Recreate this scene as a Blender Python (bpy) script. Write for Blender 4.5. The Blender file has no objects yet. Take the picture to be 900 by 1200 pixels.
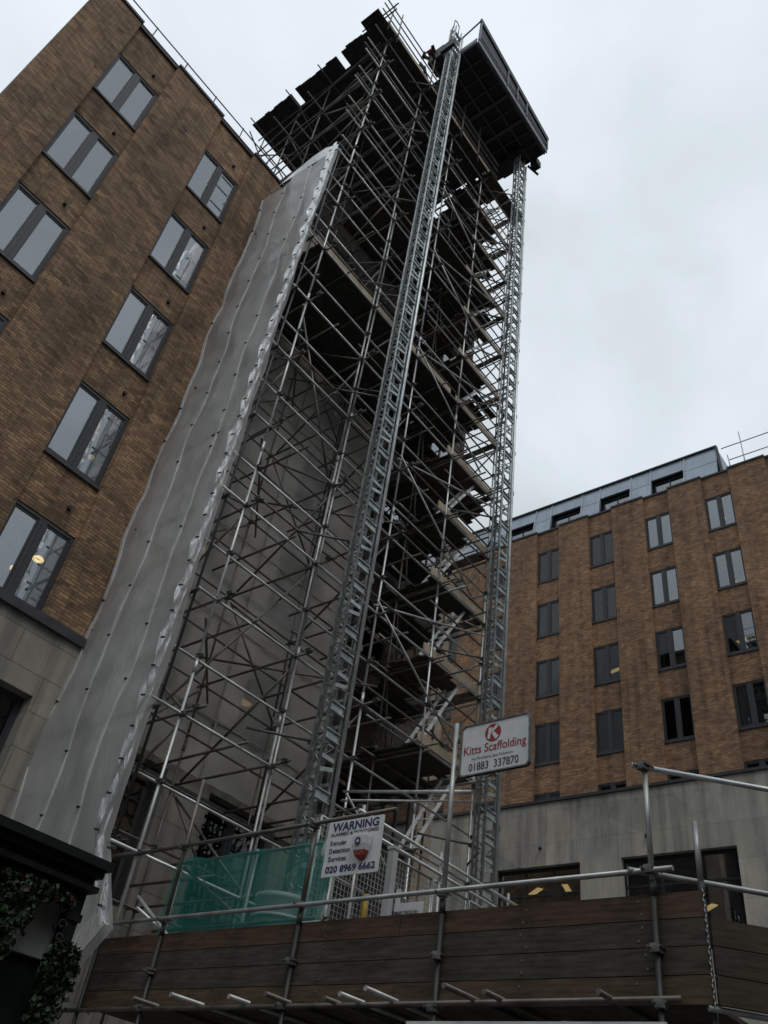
import bpy, math, random
from mathutils import Vector, Matrix, noise
rnd = random.Random(7)
PI = math.pi
C = bpy.context.scene.collection
scene = bpy.context.scene

# ------------------------------------------------------------------ materials
def mat(name):
    m = bpy.data.materials.new(name); m.use_nodes = True
    nt = m.node_tree; b = nt.nodes['Principled BSDF']
    return m, nt, b
def N(nt, t, **k):
    n = nt.nodes.new(t)
    for a, v in k.items():
        if a in n.inputs.keys(): n.inputs[a].default_value = v
        else: setattr(n, a, v)
    return n
def ramp(nt, src, stops):
    r = nt.nodes.new('ShaderNodeValToRGB'); e = r.color_ramp.elements
    while len(e) < len(stops): e.new(0.5)
    for i, (p, c) in enumerate(stops):
        e[i].position = p; e[i].color = (c[0], c[1], c[2], 1)
    nt.links.new(src, r.inputs[0]); return r
def simple(name, col, rough=.6, metal=0., var=.25, scale=6., bump=0., stretch=(1,1,1), spec=.5):
    m, nt, b = mat(name)
    tc = N(nt, 'ShaderNodeTexCoord'); mp = N(nt, 'ShaderNodeMapping'); mp.inputs['Scale'].default_value = stretch
    nt.links.new(tc.outputs['Object'], mp.inputs[0])
    n = N(nt, 'ShaderNodeTexNoise'); n.inputs['Scale'].default_value = scale; n.inputs['Detail'].default_value = 6
    nt.links.new(mp.outputs[0], n.inputs['Vector'])
    lo = [c*(1-var) for c in col]; hi = [min(1, c*(1+var)) for c in col]
    r = ramp(nt, n.outputs[0], [(.3, lo), (.7, hi)])
    nt.links.new(r.outputs[0], b.inputs['Base Color'])
    b.inputs['Roughness'].default_value = rough; b.inputs['Metallic'].default_value = metal; b.inputs['Specular IOR Level'].default_value = spec
    if bump:
        bp = N(nt, 'ShaderNodeBump'); bp.inputs['Strength'].default_value = bump; bp.inputs['Distance'].default_value = .02
        nt.links.new(n.outputs[0], bp.inputs['Height']); nt.links.new(bp.outputs[0], b.inputs['Normal'])
    return m
def brick(name, c1, c2, mort, w=.225, h=.075, ms=.012, dirt=.55, big=.35, rough=.85, var=.9):
    m, nt, b = mat(name)
    tc = N(nt, 'ShaderNodeTexCoord'); sp = N(nt, 'ShaderNodeSeparateXYZ'); cb = N(nt, 'ShaderNodeCombineXYZ')
    nt.links.new(tc.outputs['Object'], sp.inputs[0])
    ad = N(nt, 'ShaderNodeMath', operation='ADD')         # x+y so that returns of the wall also carry courses
    nt.links.new(sp.outputs[0], ad.inputs[0]); nt.links.new(sp.outputs[1], ad.inputs[1])
    nt.links.new(ad.outputs[0], cb.inputs[0]); nt.links.new(sp.outputs[2], cb.inputs[1])
    t = N(nt, 'ShaderNodeTexBrick'); nt.links.new(cb.outputs[0], t.inputs['Vector'])
    t.inputs['Scale'].default_value = 1; t.inputs['Brick Width'].default_value = w; t.inputs['Row Height'].default_value = h
    t.inputs['Mortar Size'].default_value = ms; t.inputs['Mortar Smooth'].default_value = .2; t.inputs['Bias'].default_value = 0
    t.inputs['Color1'].default_value = (*c1, 1); t.inputs['Color2'].default_value = (*c2, 1); t.inputs['Mortar'].default_value = (*mort, 1)
    # odd dark and pale bricks: a cell noise on the brick grid
    cell = N(nt, 'ShaderNodeMapping'); cell.inputs['Scale'].default_value = (1/(w*1.3), 1/(h*2.6), 1)
    nt.links.new(cb.outputs[0], cell.inputs[0])
    v = N(nt, 'ShaderNodeTexVoronoi'); v.inputs['Scale'].default_value = 1; nt.links.new(cell.outputs[0], v.inputs['Vector'])
    sv = N(nt, 'ShaderNodeSeparateColor'); nt.links.new(v.outputs['Color'], sv.inputs[0])
    r1 = ramp(nt, sv.outputs[0], [(0, [1-.5*var]*3), (.35, [.95]*3), (.75, [1.0]*3), (1, [1+.4*var, 1+.36*var, 1+.3*var])])
    m1 = N(nt, 'ShaderNodeMix', data_type='RGBA', blend_type='MULTIPLY'); m1.inputs[0].default_value = 1
    nt.links.new(t.outputs['Color'], m1.inputs[6]); nt.links.new(r1.outputs[0], m1.inputs[7])
    # soot and damp in big uneven patches
    n = N(nt, 'ShaderNodeTexNoise'); n.inputs['Scale'].default_value = big; n.inputs['Detail'].default_value = 8; n.inputs['Roughness'].default_value = .65
    ms_ = N(nt, 'ShaderNodeMapping'); ms_.inputs['Scale'].default_value = (1.4, 1.4, .6); nt.links.new(tc.outputs['Object'], ms_.inputs[0])
    nt.links.new(ms_.outputs[0], n.inputs['Vector'])
    r2 = ramp(nt, n.outputs[0], [(.32, [1-dirt]*3), (.5, [.88]*3), (.68, [1.12, 1.1, 1.06])])
    m2 = N(nt, 'ShaderNodeMix', data_type='RGBA', blend_type='MULTIPLY'); m2.inputs[0].default_value = 1
    nt.links.new(m1.outputs[2], m2.inputs[6]); nt.links.new(r2.outputs[0], m2.inputs[7])
    st = N(nt, 'ShaderNodeMapping'); st.inputs['Scale'].default_value = (3.2,3.2,.16); nt.links.new(tc.outputs['Object'], st.inputs[0])
    ns = N(nt, 'ShaderNodeTexNoise'); ns.inputs['Scale'].default_value = 1.; ns.inputs['Detail'].default_value = 6; ns.inputs['Roughness'].default_value = .6; nt.links.new(st.outputs[0], ns.inputs['Vector'])
    r3 = ramp(nt, ns.outputs[0], [(.34, [.55]*3), (.5, [.95]*3), (.72, [1.12]*3)])
    m3 = N(nt, 'ShaderNodeMix', data_type='RGBA', blend_type='MULTIPLY'); m3.inputs[0].default_value = .75
    nt.links.new(m2.outputs[2], m3.inputs[6]); nt.links.new(r3.outputs[0], m3.inputs[7])
    nt.links.new(m3.outputs[2], b.inputs['Base Color']); b.inputs['Roughness'].default_value = rough
    bp = N(nt, 'ShaderNodeBump', invert=True); bp.inputs['Strength'].default_value = .7; bp.inputs['Distance'].default_value = .012
    nt.links.new(t.outputs['Fac'], bp.inputs['Height']); nt.links.new(bp.outputs[0], b.inputs['Normal'])
    return m
M = {}
M['brick_l'] = brick('stock_brick_brown', (.48,.285,.15), (.23,.13,.072), (.17,.135,.10), var=.75)
M['brick_r'] = brick('stock_brick_orange', (.55,.305,.155), (.29,.155,.085), (.18,.14,.11), dirt=.3, var=.55)
M['brick_g'] = brick('grey_brick', (.52,.46,.41), (.42,.37,.32), (.38,.35,.32), dirt=.35, var=.35)  # greyer, paler copy of the office brick beyond the split
M['stone'] = brick('portland_stone', (.40,.375,.32), (.34,.32,.28), (.2,.19,.165), w=1.3, h=.62, ms=.008, dirt=.38, big=.5, rough=.8, var=.25)
M['stone_r'] = brick('pale_stone', (.60,.56,.49), (.50,.47,.41), (.30,.28,.25), w=2.4, h=1.2, ms=.006, dirt=.42, big=.6, rough=.8, var=.3)
M['coping'] = simple('dark_coping', (.05,.05,.055), .6)
M['frame'] = simple('grey_window_frame', (.045,.047,.053), .45, var=.15)
M['tower'] = brick('dark_tower_brick', (.16,.13,.11), (.10,.08,.07), (.10,.09,.08), dirt=.5)  # dark brown brick for the tower walls
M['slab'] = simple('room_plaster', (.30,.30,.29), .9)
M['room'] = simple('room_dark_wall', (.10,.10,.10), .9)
M['blind'] = simple('pale_blind', (.70,.70,.71), .9, var=.12, scale=1., stretch=(18,1,.05))
M['curtain'] = simple('beige_curtain', (.42,.36,.29), .9, var=.3, scale=1., stretch=(14,1,.05))
M['zinc'] = simple('zinc_sheet', (.36,.42,.48), .45, .3, var=.12, scale=1.2)
M['zinc_seam'] = simple('zinc_seam', (.42,.47,.52), .4, .3, var=.1)
M['pier'] = simple('tan_stone_pier', (.40,.33,.26), .85, var=.25, scale=2.)
M['galv'] = simple('galvanised_tube', (.44,.45,.44), .42, .45, var=.4, scale=3.)
M['galv_new'] = simple('bright_galvanised_tube', (.66,.68,.69), .38, .45, var=.25, scale=3.)
M['old'] = simple('weathered_tube', (.16,.145,.13), .5, .55, var=.5, scale=2.5)
M['tube_dark'] = simple('dark_tube', (.06,.06,.058), .5, .4, var=.5, scale=3.)  # darker copy of the tube colour, for lower posts and sheet tubes
M['coupler'] = simple('coupler_steel', (.16,.155,.15), .55, .5, var=.5, scale=20.)
M['hoist'] = simple('hoist_lattice_steel', (.40,.44,.44), .5, .4, var=.45, scale=5.)
M['wood_old'] = simple('weathered_board', (.085,.07,.055), .85, var=.45, scale=5., bump=.3, stretch=(1,1,1))
M['wood_dark'] = simple('dark_board', (.05,.045,.04), .85, var=.4, scale=5.)  # darker board tone for decks, stacks and offcuts
M['wood_new'] = simple('fresh_toe_board', (.40,.33,.24), .8, var=.3, scale=2.5)
M['black'] = simple('black_steel', (.025,.026,.03), .55, .2, var=.3)
M['plat_frame'] = simple('platform_frame', (.085,.09,.10), .6, .2, var=.3)
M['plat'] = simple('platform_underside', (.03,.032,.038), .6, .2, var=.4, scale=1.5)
M['plat_rail'] = simple('platform_edge_beam', (.20,.22,.26), .5, .3, var=.2)
M['white'] = simple('white_enamel', (.68,.69,.69), .4, var=.10, scale=7.)
M['navy'] = simple('navy_letters', (.02,.022,.10), .5, var=.05)
M['ink'] = simple('black_letters', (.02,.02,.025), .5, var=.05)
M['red'] = simple('red_letters', (.33,.01,.02), .5, var=.05)
M['redtarp'] = simple('red_tarpaulin', (.30,.06,.05), .7)
M['grey'] = simple('light_grey_plastic', (.50,.52,.52), .5, var=.1)
M['yellow'] = simple('yellow_plastic', (.55,.35,.03), .5, var=.2)
M['asphalt'] = simple('asphalt', (.05,.05,.052), .8, var=.25, scale=30.)
M['pave'] = brick('paving_slabs', (.22,.21,.20), (.18,.175,.165), (.08,.08,.075), w=.6, h=.6, ms=.008, dirt=.3)
M['pub'] = simple('black_green_paint', (.012,.016,.016), .5, var=.4, spec=.2)
M['pubwall'] = simple('pale_render', (.24,.26,.25), .8, var=.25, scale=3.)
M['leaf'] = simple('ivy_leaf', (.02,.045,.018), .6, var=.5, scale=12.)
M['flower'] = simple('dull_red_petal', (.07,.025,.028), .7, var=.4, scale=12.)
M['stem'] = simple('stem', (.06,.05,.03), .8)

def lamp_mat(name, col, s):
    m, nt, b = mat(name); b.inputs['Base Color'].default_value = (*col, 1)
    b.inputs['Emission Color'].default_value = (*col, 1); b.inputs['Emission Strength'].default_value = s
    return m
M['lamp'] = lamp_mat('warm_lamp', (1.0, .72, .34), 2.2)
M['strip'] = lamp_mat('warm_strip_light', (1.0, .66, .28), 1.1)

def glass(name, fac, tint, top=.95):
    m, nt, b = mat(name); nt.nodes.remove(b); out = nt.nodes['Material Output']
    tr = N(nt, 'ShaderNodeBsdfTransparent'); tr.inputs[0].default_value = (*tint, 1)
    gl = N(nt, 'ShaderNodeBsdfGlossy'); gl.inputs['Roughness'].default_value = .015; gl.inputs[0].default_value = (.93,.95,1,1)
    lw = N(nt, 'ShaderNodeLayerWeight'); lw.inputs[0].default_value = .35
    r = N(nt, 'ShaderNodeMapRange'); r.inputs['To Min'].default_value = fac+.06; r.inputs['To Max'].default_value = top
    nt.links.new(lw.outputs['Fresnel'], r.inputs[0])
    n = N(nt, 'ShaderNodeTexNoise'); n.inputs['Scale'].default_value = 1.3; tc = N(nt, 'ShaderNodeTexCoord')
    nt.links.new(tc.outputs['Object'], n.inputs['Vector'])
    bp = N(nt, 'ShaderNodeBump'); bp.inputs['Strength'].default_value = .02; bp.inputs['Distance'].default_value = .02
    nt.links.new(n.outputs[0], bp.inputs['Height']); nt.links.new(bp.outputs[0], gl.inputs['Normal'])
    mx = N(nt, 'ShaderNodeMixShader'); nt.links.new(r.outputs[0], mx.inputs[0])
    nt.links.new(tr.outputs[0], mx.inputs[1]); nt.links.new(gl.outputs[0], mx.inputs[2]); nt.links.new(mx.outputs[0], out.inputs[0])
    return m
M['glass'] = glass('window_glass', .17, (.62,.66,.66))
M['glass_mid'] = glass('tinted_window_glass', .12, (.55,.57,.56), .70)
M['glass_dark'] = glass('dim_window_glass', -.05, (.45,.45,.43), .42)  # dark copy of the window glass, dim reflections put into the shader

def cloth(name, col, alpha, transl, crease=.35, shine=.06):
    m, nt, b = mat(name); nt.nodes.remove(b); out = nt.nodes['Material Output']
    tc = N(nt, 'ShaderNodeTexCoord')
    n = N(nt, 'ShaderNodeTexNoise'); n.inputs['Scale'].default_value = 1.1; n.inputs['Detail'].default_value = 7
    nt.links.new(tc.outputs['Object'], n.inputs['Vector'])
    r = ramp(nt, n.outputs[0], [(.3, [c*.8 for c in col]), (.7, [c*1.12 for c in col])])
    d = N(nt, 'ShaderNodeBsdfDiffuse'); t = N(nt, 'ShaderNodeBsdfTranslucent'); a = N(nt, 'ShaderNodeBsdfTransparent')
    nb = N(nt, 'ShaderNodeTexNoise'); nb.inputs['Scale'].default_value = 3.2; nb.inputs['Detail'].default_value = 6; nb.inputs['Distortion'].default_value = 1.4
    mp_ = N(nt, 'ShaderNodeMapping'); mp_.inputs['Rotation'].default_value = (.5,0,0); mp_.inputs['Scale'].default_value = (1,2.2,.7); nt.links.new(tc.outputs['Object'], mp_.inputs[0]); nt.links.new(mp_.outputs[0], nb.inputs['Vector'])
    bp = N(nt, 'ShaderNodeBump'); bp.inputs['Strength'].default_value = crease; bp.inputs['Distance'].default_value = .05; nt.links.new(nb.outputs[0], bp.inputs['Height'])
    g = N(nt, 'ShaderNodeBsdfGlossy'); g.inputs['Roughness'].default_value = .3
    for q_ in (d, t, g): nt.links.new(bp.outputs[0], q_.inputs['Normal'])
    g.inputs['Roughness'].default_value = .38; g.inputs[0].default_value = (.9,.9,.9,1)
    nt.links.new(r.outputs[0], d.inputs[0]); nt.links.new(r.outputs[0], t.inputs[0])
    m1 = N(nt, 'ShaderNodeMixShader'); m1.inputs[0].default_value = transl
    nt.links.new(d.outputs[0], m1.inputs[1]); nt.links.new(t.outputs[0], m1.inputs[2])
    m3 = N(nt, 'ShaderNodeMixShader'); fz = N(nt, 'ShaderNodeLayerWeight'); fz.inputs[0].default_value = .3; fr_ = N(nt, 'ShaderNodeMapRange'); fr_.inputs['To Min'].default_value = shine; fr_.inputs['To Max'].default_value = .8; nt.links.new(fz.outputs['Fresnel'], fr_.inputs[0]); nt.links.new(fr_.outputs[0], m3.inputs[0])
    nt.links.new(m1.outputs[0], m3.inputs[1]); nt.links.new(g.outputs[0], m3.inputs[2])
    m2 = N(nt, 'ShaderNodeMixShader'); m2.inputs[0].default_value = alpha
    nt.links.new(a.outputs[0], m2.inputs[1]); nt.links.new(m3.outputs[0], m2.inputs[2]); nt.links.new(m2.outputs[0], out.inputs[0])
    return m
M['sheet'] = cloth('debris_sheeting', (.95,.95,.94), .72, .5, .3, .14)
M['dust'] = cloth('dust_sheeting', (.88,.85,.81), .46, .35, .3, .0)
M['dust_seam'] = simple('seam_strip', (.33,.31,.29), .8)
M['band'] = cloth('reinforced_sheet_band', (.93,.94,.95), 1., .45, .5, .12)
M['alu'] = simple('aluminium', (.88,.89,.90), .4, .1, var=.08)
M['green'] = cloth('green_debris_net', (.02,.33,.27), .56, .5, .6, .02)

# ------------------------------------------------------------------ mesh helpers
class MB:
    def __init__(s): s.v = []; s.f = []; s.sm = []
    def add(s, vs, fs, smooth=False):
        b = len(s.v); s.v += [Vector(p) for p in vs]; s.f += [[b+i for i in f] for f in fs]; s.sm += [smooth]*len(fs); return s
    def box(s, x0, x1, y0, y1, z0, z1):
        return s.add([(x0,y0,z0),(x1,y0,z0),(x1,y1,z0),(x0,y1,z0),(x0,y0,z1),(x1,y0,z1),(x1,y1,z1),(x0,y1,z1)],
            [(0,3,2,1),(4,5,6,7),(0,1,5,4),(1,2,6,5),(2,3,7,6),(3,0,4,7)])
    def beam(s, p, q, w, h, up=(0,0,1)):      # rectangular bar from p to q: w across, h along up
        p = Vector(p); q = Vector(q); d = (q-p).normalized(); u = Vector(up)
        a = d.cross(u).normalized()*w/2; u2 = a.cross(d).normalized()*h/2
        vs = [p-a-u2, p+a-u2, p+a+u2, p-a+u2, q-a-u2, q+a-u2, q+a+u2, q-a+u2]
        return s.add(vs, [(0,1,2,3),(7,6,5,4),(0,4,5,1),(1,5,6,2),(2,6,7,3),(3,7,4,0)])
    def tube(s, p, q, r=.0242, n=8, r2=None):
        p = Vector(p); q = Vector(q); d = (q-p).normalized()
        a = d.orthogonal().normalized(); b = d.cross(a); r2 = r if r2 is None else r2
        vs = [p+(a*math.cos(2*PI*i/n)+b*math.sin(2*PI*i/n))*r for i in range(n)] + [q+(a*math.cos(2*PI*i/n)+b*math.sin(2*PI*i/n))*r2 for i in range(n)]
        s.add(vs, [(i, (i+1) % n, n+(i+1) % n, n+i) for i in range(n)], True)
        b0 = len(s.v)-2*n
        s.f += [[b0+i for i in reversed(range(n))], [b0+n+i for i in range(n)]]; s.sm += [False, False]
        return s
    def lathe(s, prof, n=24, o=(0,0,0)):
        o = Vector(o); vs = [o+Vector((r*math.cos(2*PI*i/n), r*math.sin(2*PI*i/n), z)) for r, z in prof for i in range(n)]
        fs = [(k*n+i, k*n+(i+1) % n, (k+1)*n+(i+1) % n, (k+1)*n+i) for k in range(len(prof)-1) for i in range(n)]
        return s.add(vs, fs, True)
    def poly(s, pts, y0, y1):                 # outline in XZ, extruded along Y
        n = len(pts)
        vs = [(x, y0, z) for x, z in pts]+[(x, y1, z) for x, z in pts]
        return s.add(vs, [tuple(range(n)), tuple(reversed(range(n, 2*n)))]+[(i, n+i, n+(i+1) % n, (i+1) % n) for i in range(n)])
    def build(s, name, m, parent=None, loc=None, rot=0., local=False):
        me = bpy.data.meshes.new(name)
        if local: o0 = Vector((0,0,0))
        else:
            lo = [min(v[i] for v in s.v) for i in range(3)]; hi = [max(v[i] for v in s.v) for i in range(3)]
            o0 = Vector(((lo[0]+hi[0])/2, (lo[1]+hi[1])/2, lo[2]))
        me.from_pydata([v-o0 for v in s.v], [], s.f); me.polygons.foreach_set('use_smooth', s.sm)
        me.materials.append(M[m]); me.update()
        o = bpy.data.objects.new(name, me); C.objects.link(o)
        base = Vector(loc) if loc is not None else Vector((0,0,0))
        put(o, parent, base+Matrix.Rotation(rot, 3, 'Z') @ o0 if not local else base, rot)
        return o
WL = {}                                        # world location / rotation of each object
def put(o, parent, wloc, rot=0.):
    WL[o.name] = (Vector(wloc), rot)
    if parent:
        pl, pr = WL[parent.name]; o.parent = parent
        o.location = Matrix.Rotation(-pr, 3, 'Z') @ (Vector(wloc)-pl); o.rotation_euler = (0, 0, rot-pr)
    else:
        o.location = wloc; o.rotation_euler = (0, 0, rot)
def thing(name, label, cat, loc=(0,0,0), rot=0., group=None):
    o = bpy.data.objects.new(name, None); C.objects.link(o); o.empty_display_size = .3
    put(o, None, Vector(loc), rot); o['label'] = label; o['category'] = cat
    if group: o['group'] = group
    return o
def tag(o, label, cat, group=None):
    o['label'] = label; o['category'] = cat
    if group: o['group'] = group
    return o
def inst(name, me, parent, wloc, rot=0.):
    o = bpy.data.objects.new(name, me); C.objects.link(o); put(o, parent, wloc, rot); return o
def struct(o): o['kind'] = 'structure'; return o
def stuff(o): o['kind'] = 'stuff'; return o
def R3(rot): return Matrix.Rotation(rot, 3, 'Z')

# ------------------------------------------------------------------ ground
struct(MB().add([(-400,-400,0),(400,-400,0),(400,400,0),(-400,400,0)], [(0,1,2,3)]).build('ground', 'asphalt'))
struct(MB().box(-30, 27.9, 3.6, 13.2, .004, .13).build('pavement', 'pave'))

# ------------------------------------------------------------------ windows
def window_meshes(w, h):
    f = MB(); t = .075
    f.box(0,w,0,.09,0,t); f.box(0,w,0,.09,h-t,h); f.box(0,t,.001,.089,t,h-t); f.box(w-t,w,.001,.089,t,h-t)
    f.box(w/2-.085,w/2+.085,.002,.088,t,h-t)
    f.box(w/2-.012,w/2+.012,-.012,.002,t,h-t)
    for a, b in ((t, w/2-.085), (w/2+.085, w-t)):     # casement sashes
        f.box(a,b,.022,.07,t,t+.045); f.box(a,b,.022,.07,h-t-.045,h-t); f.box(a,a+.035,.023,.069,t+.045,h-t-.045); f.box(b-.035,b,.023,.069,t+.045,h-t-.045)
    s = MB().box(-.02,w+.02,-.07,.0,-.07,-.003)
    pw = w/2-.085-t-.07; ph = h-2*t-.09
    p = MB().box(0,pw,0,.008,0,ph)
    bl = MB()
    n = 9
    for i in range(n):
        x = i*pw/n; bl.box(x+.004, x+pw/n-.004, 0, .004, .02, ph-.02)
    cu = MB(); pts = [(x, .02*math.sin(x*55)) for x in [pw*.5*i/20 for i in range(21)]]
    cu.add([(x,y,0) for x, y in pts]+[(x,y,ph) for x, y in pts], [(i,i+1,22+i,21+i) for i in range(20)], True)
    def mm(b, nm, m):
        me = bpy.data.meshes.new(nm); me.from_pydata(b.v, [], b.f); me.materials.append(M[m]); me.update(); return me
    return dict(w=w, h=h, f=mm(f,'window_frame','frame'), s=mm(s,'window_sill','frame'), p=mm(p,'pane','glass_mid' if w == 1.32 else 'glass'), pd=mm(p,'pane','glass_dark'), b=mm(bl,'blind','blind'), c=mm(cu,'curtain','curtain'),
                xs=(t+.035, w/2+.085+.035), z0=t+.045)
def add_window(parent, W, loc, rot, style):
    R = R3(rot); loc = Vector(loc)
    f = inst('window', W['f'], parent, loc, rot)
    inst('sill', W['s'], f, loc, rot)
    for i, x in enumerate(W['xs']):
        k = style[i] if len(style) > i else 'n'
        inst('pane', W['pd'] if k.isupper() else W['p'], f, loc+R @ Vector((x, .04, W['z0'])), rot)
        k = k.lower()
        if k == 'b': inst('blind', W['b'], f, loc+R @ Vector((x, .17, W['z0'])), rot)
        if k == 'c': inst('curtain', W['c'], f, loc+R @ Vector((x, .17, W['z0'])), rot)
    return f
def lamp(kind, loc, label, group, rot=0., size=.13, ks=.75):
    if kind == 'ring':
        t = thing('ceiling_lamp', label, 'lamp', loc, rot, group)
        m = MB()
        for i in range(20):
            a, b = 2*PI*i/20, 2*PI*(i+1)/20
            m.tube((loc[0]+size*math.cos(a), loc[1]+size*math.sin(a), loc[2]), (loc[0]+size*math.cos(b), loc[1]+size*math.sin(b), loc[2]), .03, 6)
        m.build('lamp_ring', 'lamp', t)
        MB().lathe([(0,.03),(size*.8,.03),(size*.8,.08),(0,.08)], 16, loc).build('lamp_housing', 'white', t)
    else:
        t = thing('ceiling_light', label, 'light', loc, rot, group)
        R = R3(rot)
        m = MB(); m.box(-.6*ks,.6*ks,-.1,.1,0,.03); m2 = MB(); m2.box(-.63*ks,.63*ks,-.13,.13,.031,.09)
        for mb, nm, ma in ((m,'light_panel','strip'), (m2,'light_housing','white')):
            o = mb.build(nm, ma, None, local=True); put(o, t, loc, rot)
    return t

def facade(parent, origin, rot, L, bays, w, rows, h, zb, zr, styles, brickm, split=None, depth=.5, skipmat=None):
    """local X along the wall, outside is -Y. piers 0.15 m proud of the window bays"""
    W = window_meshes(w, h)
    R = R3(rot); origin = Vector(origin)
    edges = [0]+[e for b in bays for e in (b, b+w)]+[L]
    groups = [('brick_wall', brickm, 0, split or 1e9)]+([('grey_brick_wall', 'brick_g', split, 1e9)] if split else [])
    for nm, mt, a, z in groups:
        m = MB()
        for i in range(0, len(edges), 2):
            if a <= edges[i] < z or (i == 0 and a == 0):
                m.box(edges[i], edges[i+1], 0, depth, zb, zr)
        for b in bays:
            if not (a <= b < z): continue
            zs = [zr-.004]
            for top in rows: zs += [top, top-h]
            zs.append(zb)
            for i in range(0, len(zs), 2):
                if zs[i]-zs[i+1] > .02: m.box(b, b+w, .15, depth-.004, zs[i+1], zs[i])
        o = m.build(nm, mt, None, local=True); put(o, parent, origin, rot)
    cp = MB()
    for i in range(0, len(edges), 2): cp.box(edges[i]-.02, edges[i+1]+.02, -.05, depth+.05, zr+.001, zr+.10)
    for b in bays: cp.box(b+.02, b+w-.02, .08, depth+.05, zr-.003, zr+.097)
    o = cp.build('coping', 'coping', None, local=True); put(o, parent, origin, rot)
    for bi, b in enumerate(bays):
        for ri, top in enumerate(rows):
            st = styles(bi, ri)
            if st is None: continue
            add_window(parent, W, origin+R @ Vector((b, .17, top-h)), rot, st)
    sl = MB()                                    # floors and ceilings inside, so a window looks into a room
    for top in rows: sl.box(.2, L-.2, depth+.01, 4.5, top+.35, top+.6)
    sl.box(.2, L-.2, depth+.01, 4.5, rows[-1]-h-.9, rows[-1]-h-.65)
    o = sl.build('floor_slab', 'slab', None, local=True); put(o, parent, origin, rot)
    bw = MB()
    bw.box(.1, L-.1, 4.51, 4.7, zb, zr-.2)
    for b in bays: bw.box(b-1.0, b-.9, depth+.01, 4.5, zb, zr-.7)
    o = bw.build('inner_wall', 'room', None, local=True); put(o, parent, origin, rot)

# ---- the brick office on the left
LB = thing('office_building', 'dark brown brick office block at the left with grey two-light windows and stone base', 'building', (.12, 13.25, 0))
rowsL = [23.98, 20.74, 17.46, 14.18, 10.9]
baysL = [1.24, 4.30, 7.36, 10.43]
def stL(b, r):
    if b > 1: return ['bN','NB','NN','BN','NN'][r]
    if b < 2: return 'bb' if b == 0 or r < 1 else 'bn'
    return ['bn','nb','nn','bn','nn'][r]
facade(LB, (.12,13.25,0), 0, 12.95, baysL, 1.36, rowsL, 2.0, 9.05, 25.6, stL, 'brick_l', split=6.7)
m = MB(); ox = .12; y0 = 13.25
ops = [(1.0,2.9),(4.15,6.05),(7.2,9.1),(10.2,12.1)]
e = [0]+[v for o_ in ops for v in o_]+[12.95]
for i in range(0, len(e), 2): m.box(ox+e[i], ox+e[i+1], y0-.06, y0+.5, 0, 9.04)
for a, b in ops: m.box(ox+a, ox+b, y0-.04, y0+.5, 7.7, 9.037); m.box(ox+a, ox+b, y0-.04, y0+.5, 0, 5.2)
m.build('stone_base', 'stone', LB)
m = MB().box(ox, ox+12.95, y0-.14, y0-.062, 8.88, 9.06); m.build('string_course', 'coping', LB)
for z in (18.75, 15.42, 14.24, 12.05, 7.5):
    MB().box(ox+6.75, ox+12.95, y0-.07, y0-.062 if z < 9 else y0-.002, z-.04, z+.03).build('string_course', 'coping', LB)
WB = window_meshes(1.9, 2.5)
for a, b in ops: add_window(LB, WB, (ox+a, y0+.2, 5.2), 0, 'nn' if 5 < a < 8 else 'DD')
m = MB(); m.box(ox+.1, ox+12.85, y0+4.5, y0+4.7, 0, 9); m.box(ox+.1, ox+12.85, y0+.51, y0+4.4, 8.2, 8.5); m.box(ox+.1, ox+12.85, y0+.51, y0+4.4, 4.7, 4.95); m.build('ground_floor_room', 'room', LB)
m = MB(); m.box(ox, ox+.4, y0+.504, y0+14, 0, 25.55); m.box(ox+12.55, ox+12.95, y0+.504, y0+14, 0, 25.55); m.box(ox+.402, ox+12.548, y0+13.6, y0+14, 0, 25.55); m.build('side_wall', 'brick_l', LB)
MB().box(ox+.402, ox+12.548, y0+.51, y0+13.59, 25.0, 25.3).build('roof', 'coping', LB)
# small vents beside each window head
for b in baysL[:2]:
    for r in rowsL:
        MB().box(ox+b+.95, ox+b+1.02, y0+.08, y0+.149, r+.42, r+.50).build('weep_vent', 'black', LB)
h = thing('roof_handrail', 'thin grey handrail along the roof edge of the brown brick office', 'handrail', (.5, 13.45, 25.7))
for z in (25.95, 26.45): MB().tube((.2,13.45,z), (6.6,13.45,z), .02).build('rail', 'old', h)
for i in range(6): MB().tube((.6+i*1.15,13.45,25.7), (.6+i*1.15,13.45,26.5), .018).build('post', 'old', h)
for lx, lz in ((4.75, 8.35+1.6), (5.55, 10.35)):
    pass
lamp('ring', (5.36, 14.3, 10.2), 'left ring lamp of the pair in the lowest brick-floor window', 'lamps lit inside the brown brick office', size=.085)
lamp('ring', (5.66, 14.3, 10.64), 'upper right ring lamp of the pair in the lowest brick-floor window', 'lamps lit inside the brown brick office', size=.085)
lamp('ring', (5.74, 14.3, 13.45), 'small lit lamp in the window one floor above the ring lamps', 'lamps lit inside the brown brick office', size=.05)
for x, z, lb in ((9.0, 13.1, 'warm strip light in the window beside the edge of the grey sheeting'), (11.6, 13.3, 'warm strip light in a window behind the scaffold lifts, near the hoist mast'), (11.25, 10.3, 'warm strip light in a window one floor lower behind the scaffold')):
    lamp('strip', (x, 14.1, z), lb, 'strip lights behind the scaffold', ks=.35)
TB = thing('brick_tower', 'dark brick tower wrapped in the scaffold behind the decks', 'tower', (13, 16, 0))
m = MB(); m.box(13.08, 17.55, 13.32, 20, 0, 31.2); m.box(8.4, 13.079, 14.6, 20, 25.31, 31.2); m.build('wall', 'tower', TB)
MB().box(17.0, 17.62, 13.26, 13.9, 0, 19.0).build('corner_pier', 'pier', TB)
MB().box(13.0, 17.66, 13.24, 20, 31.2, 31.4).build('coping', 'coping', TB)
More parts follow.
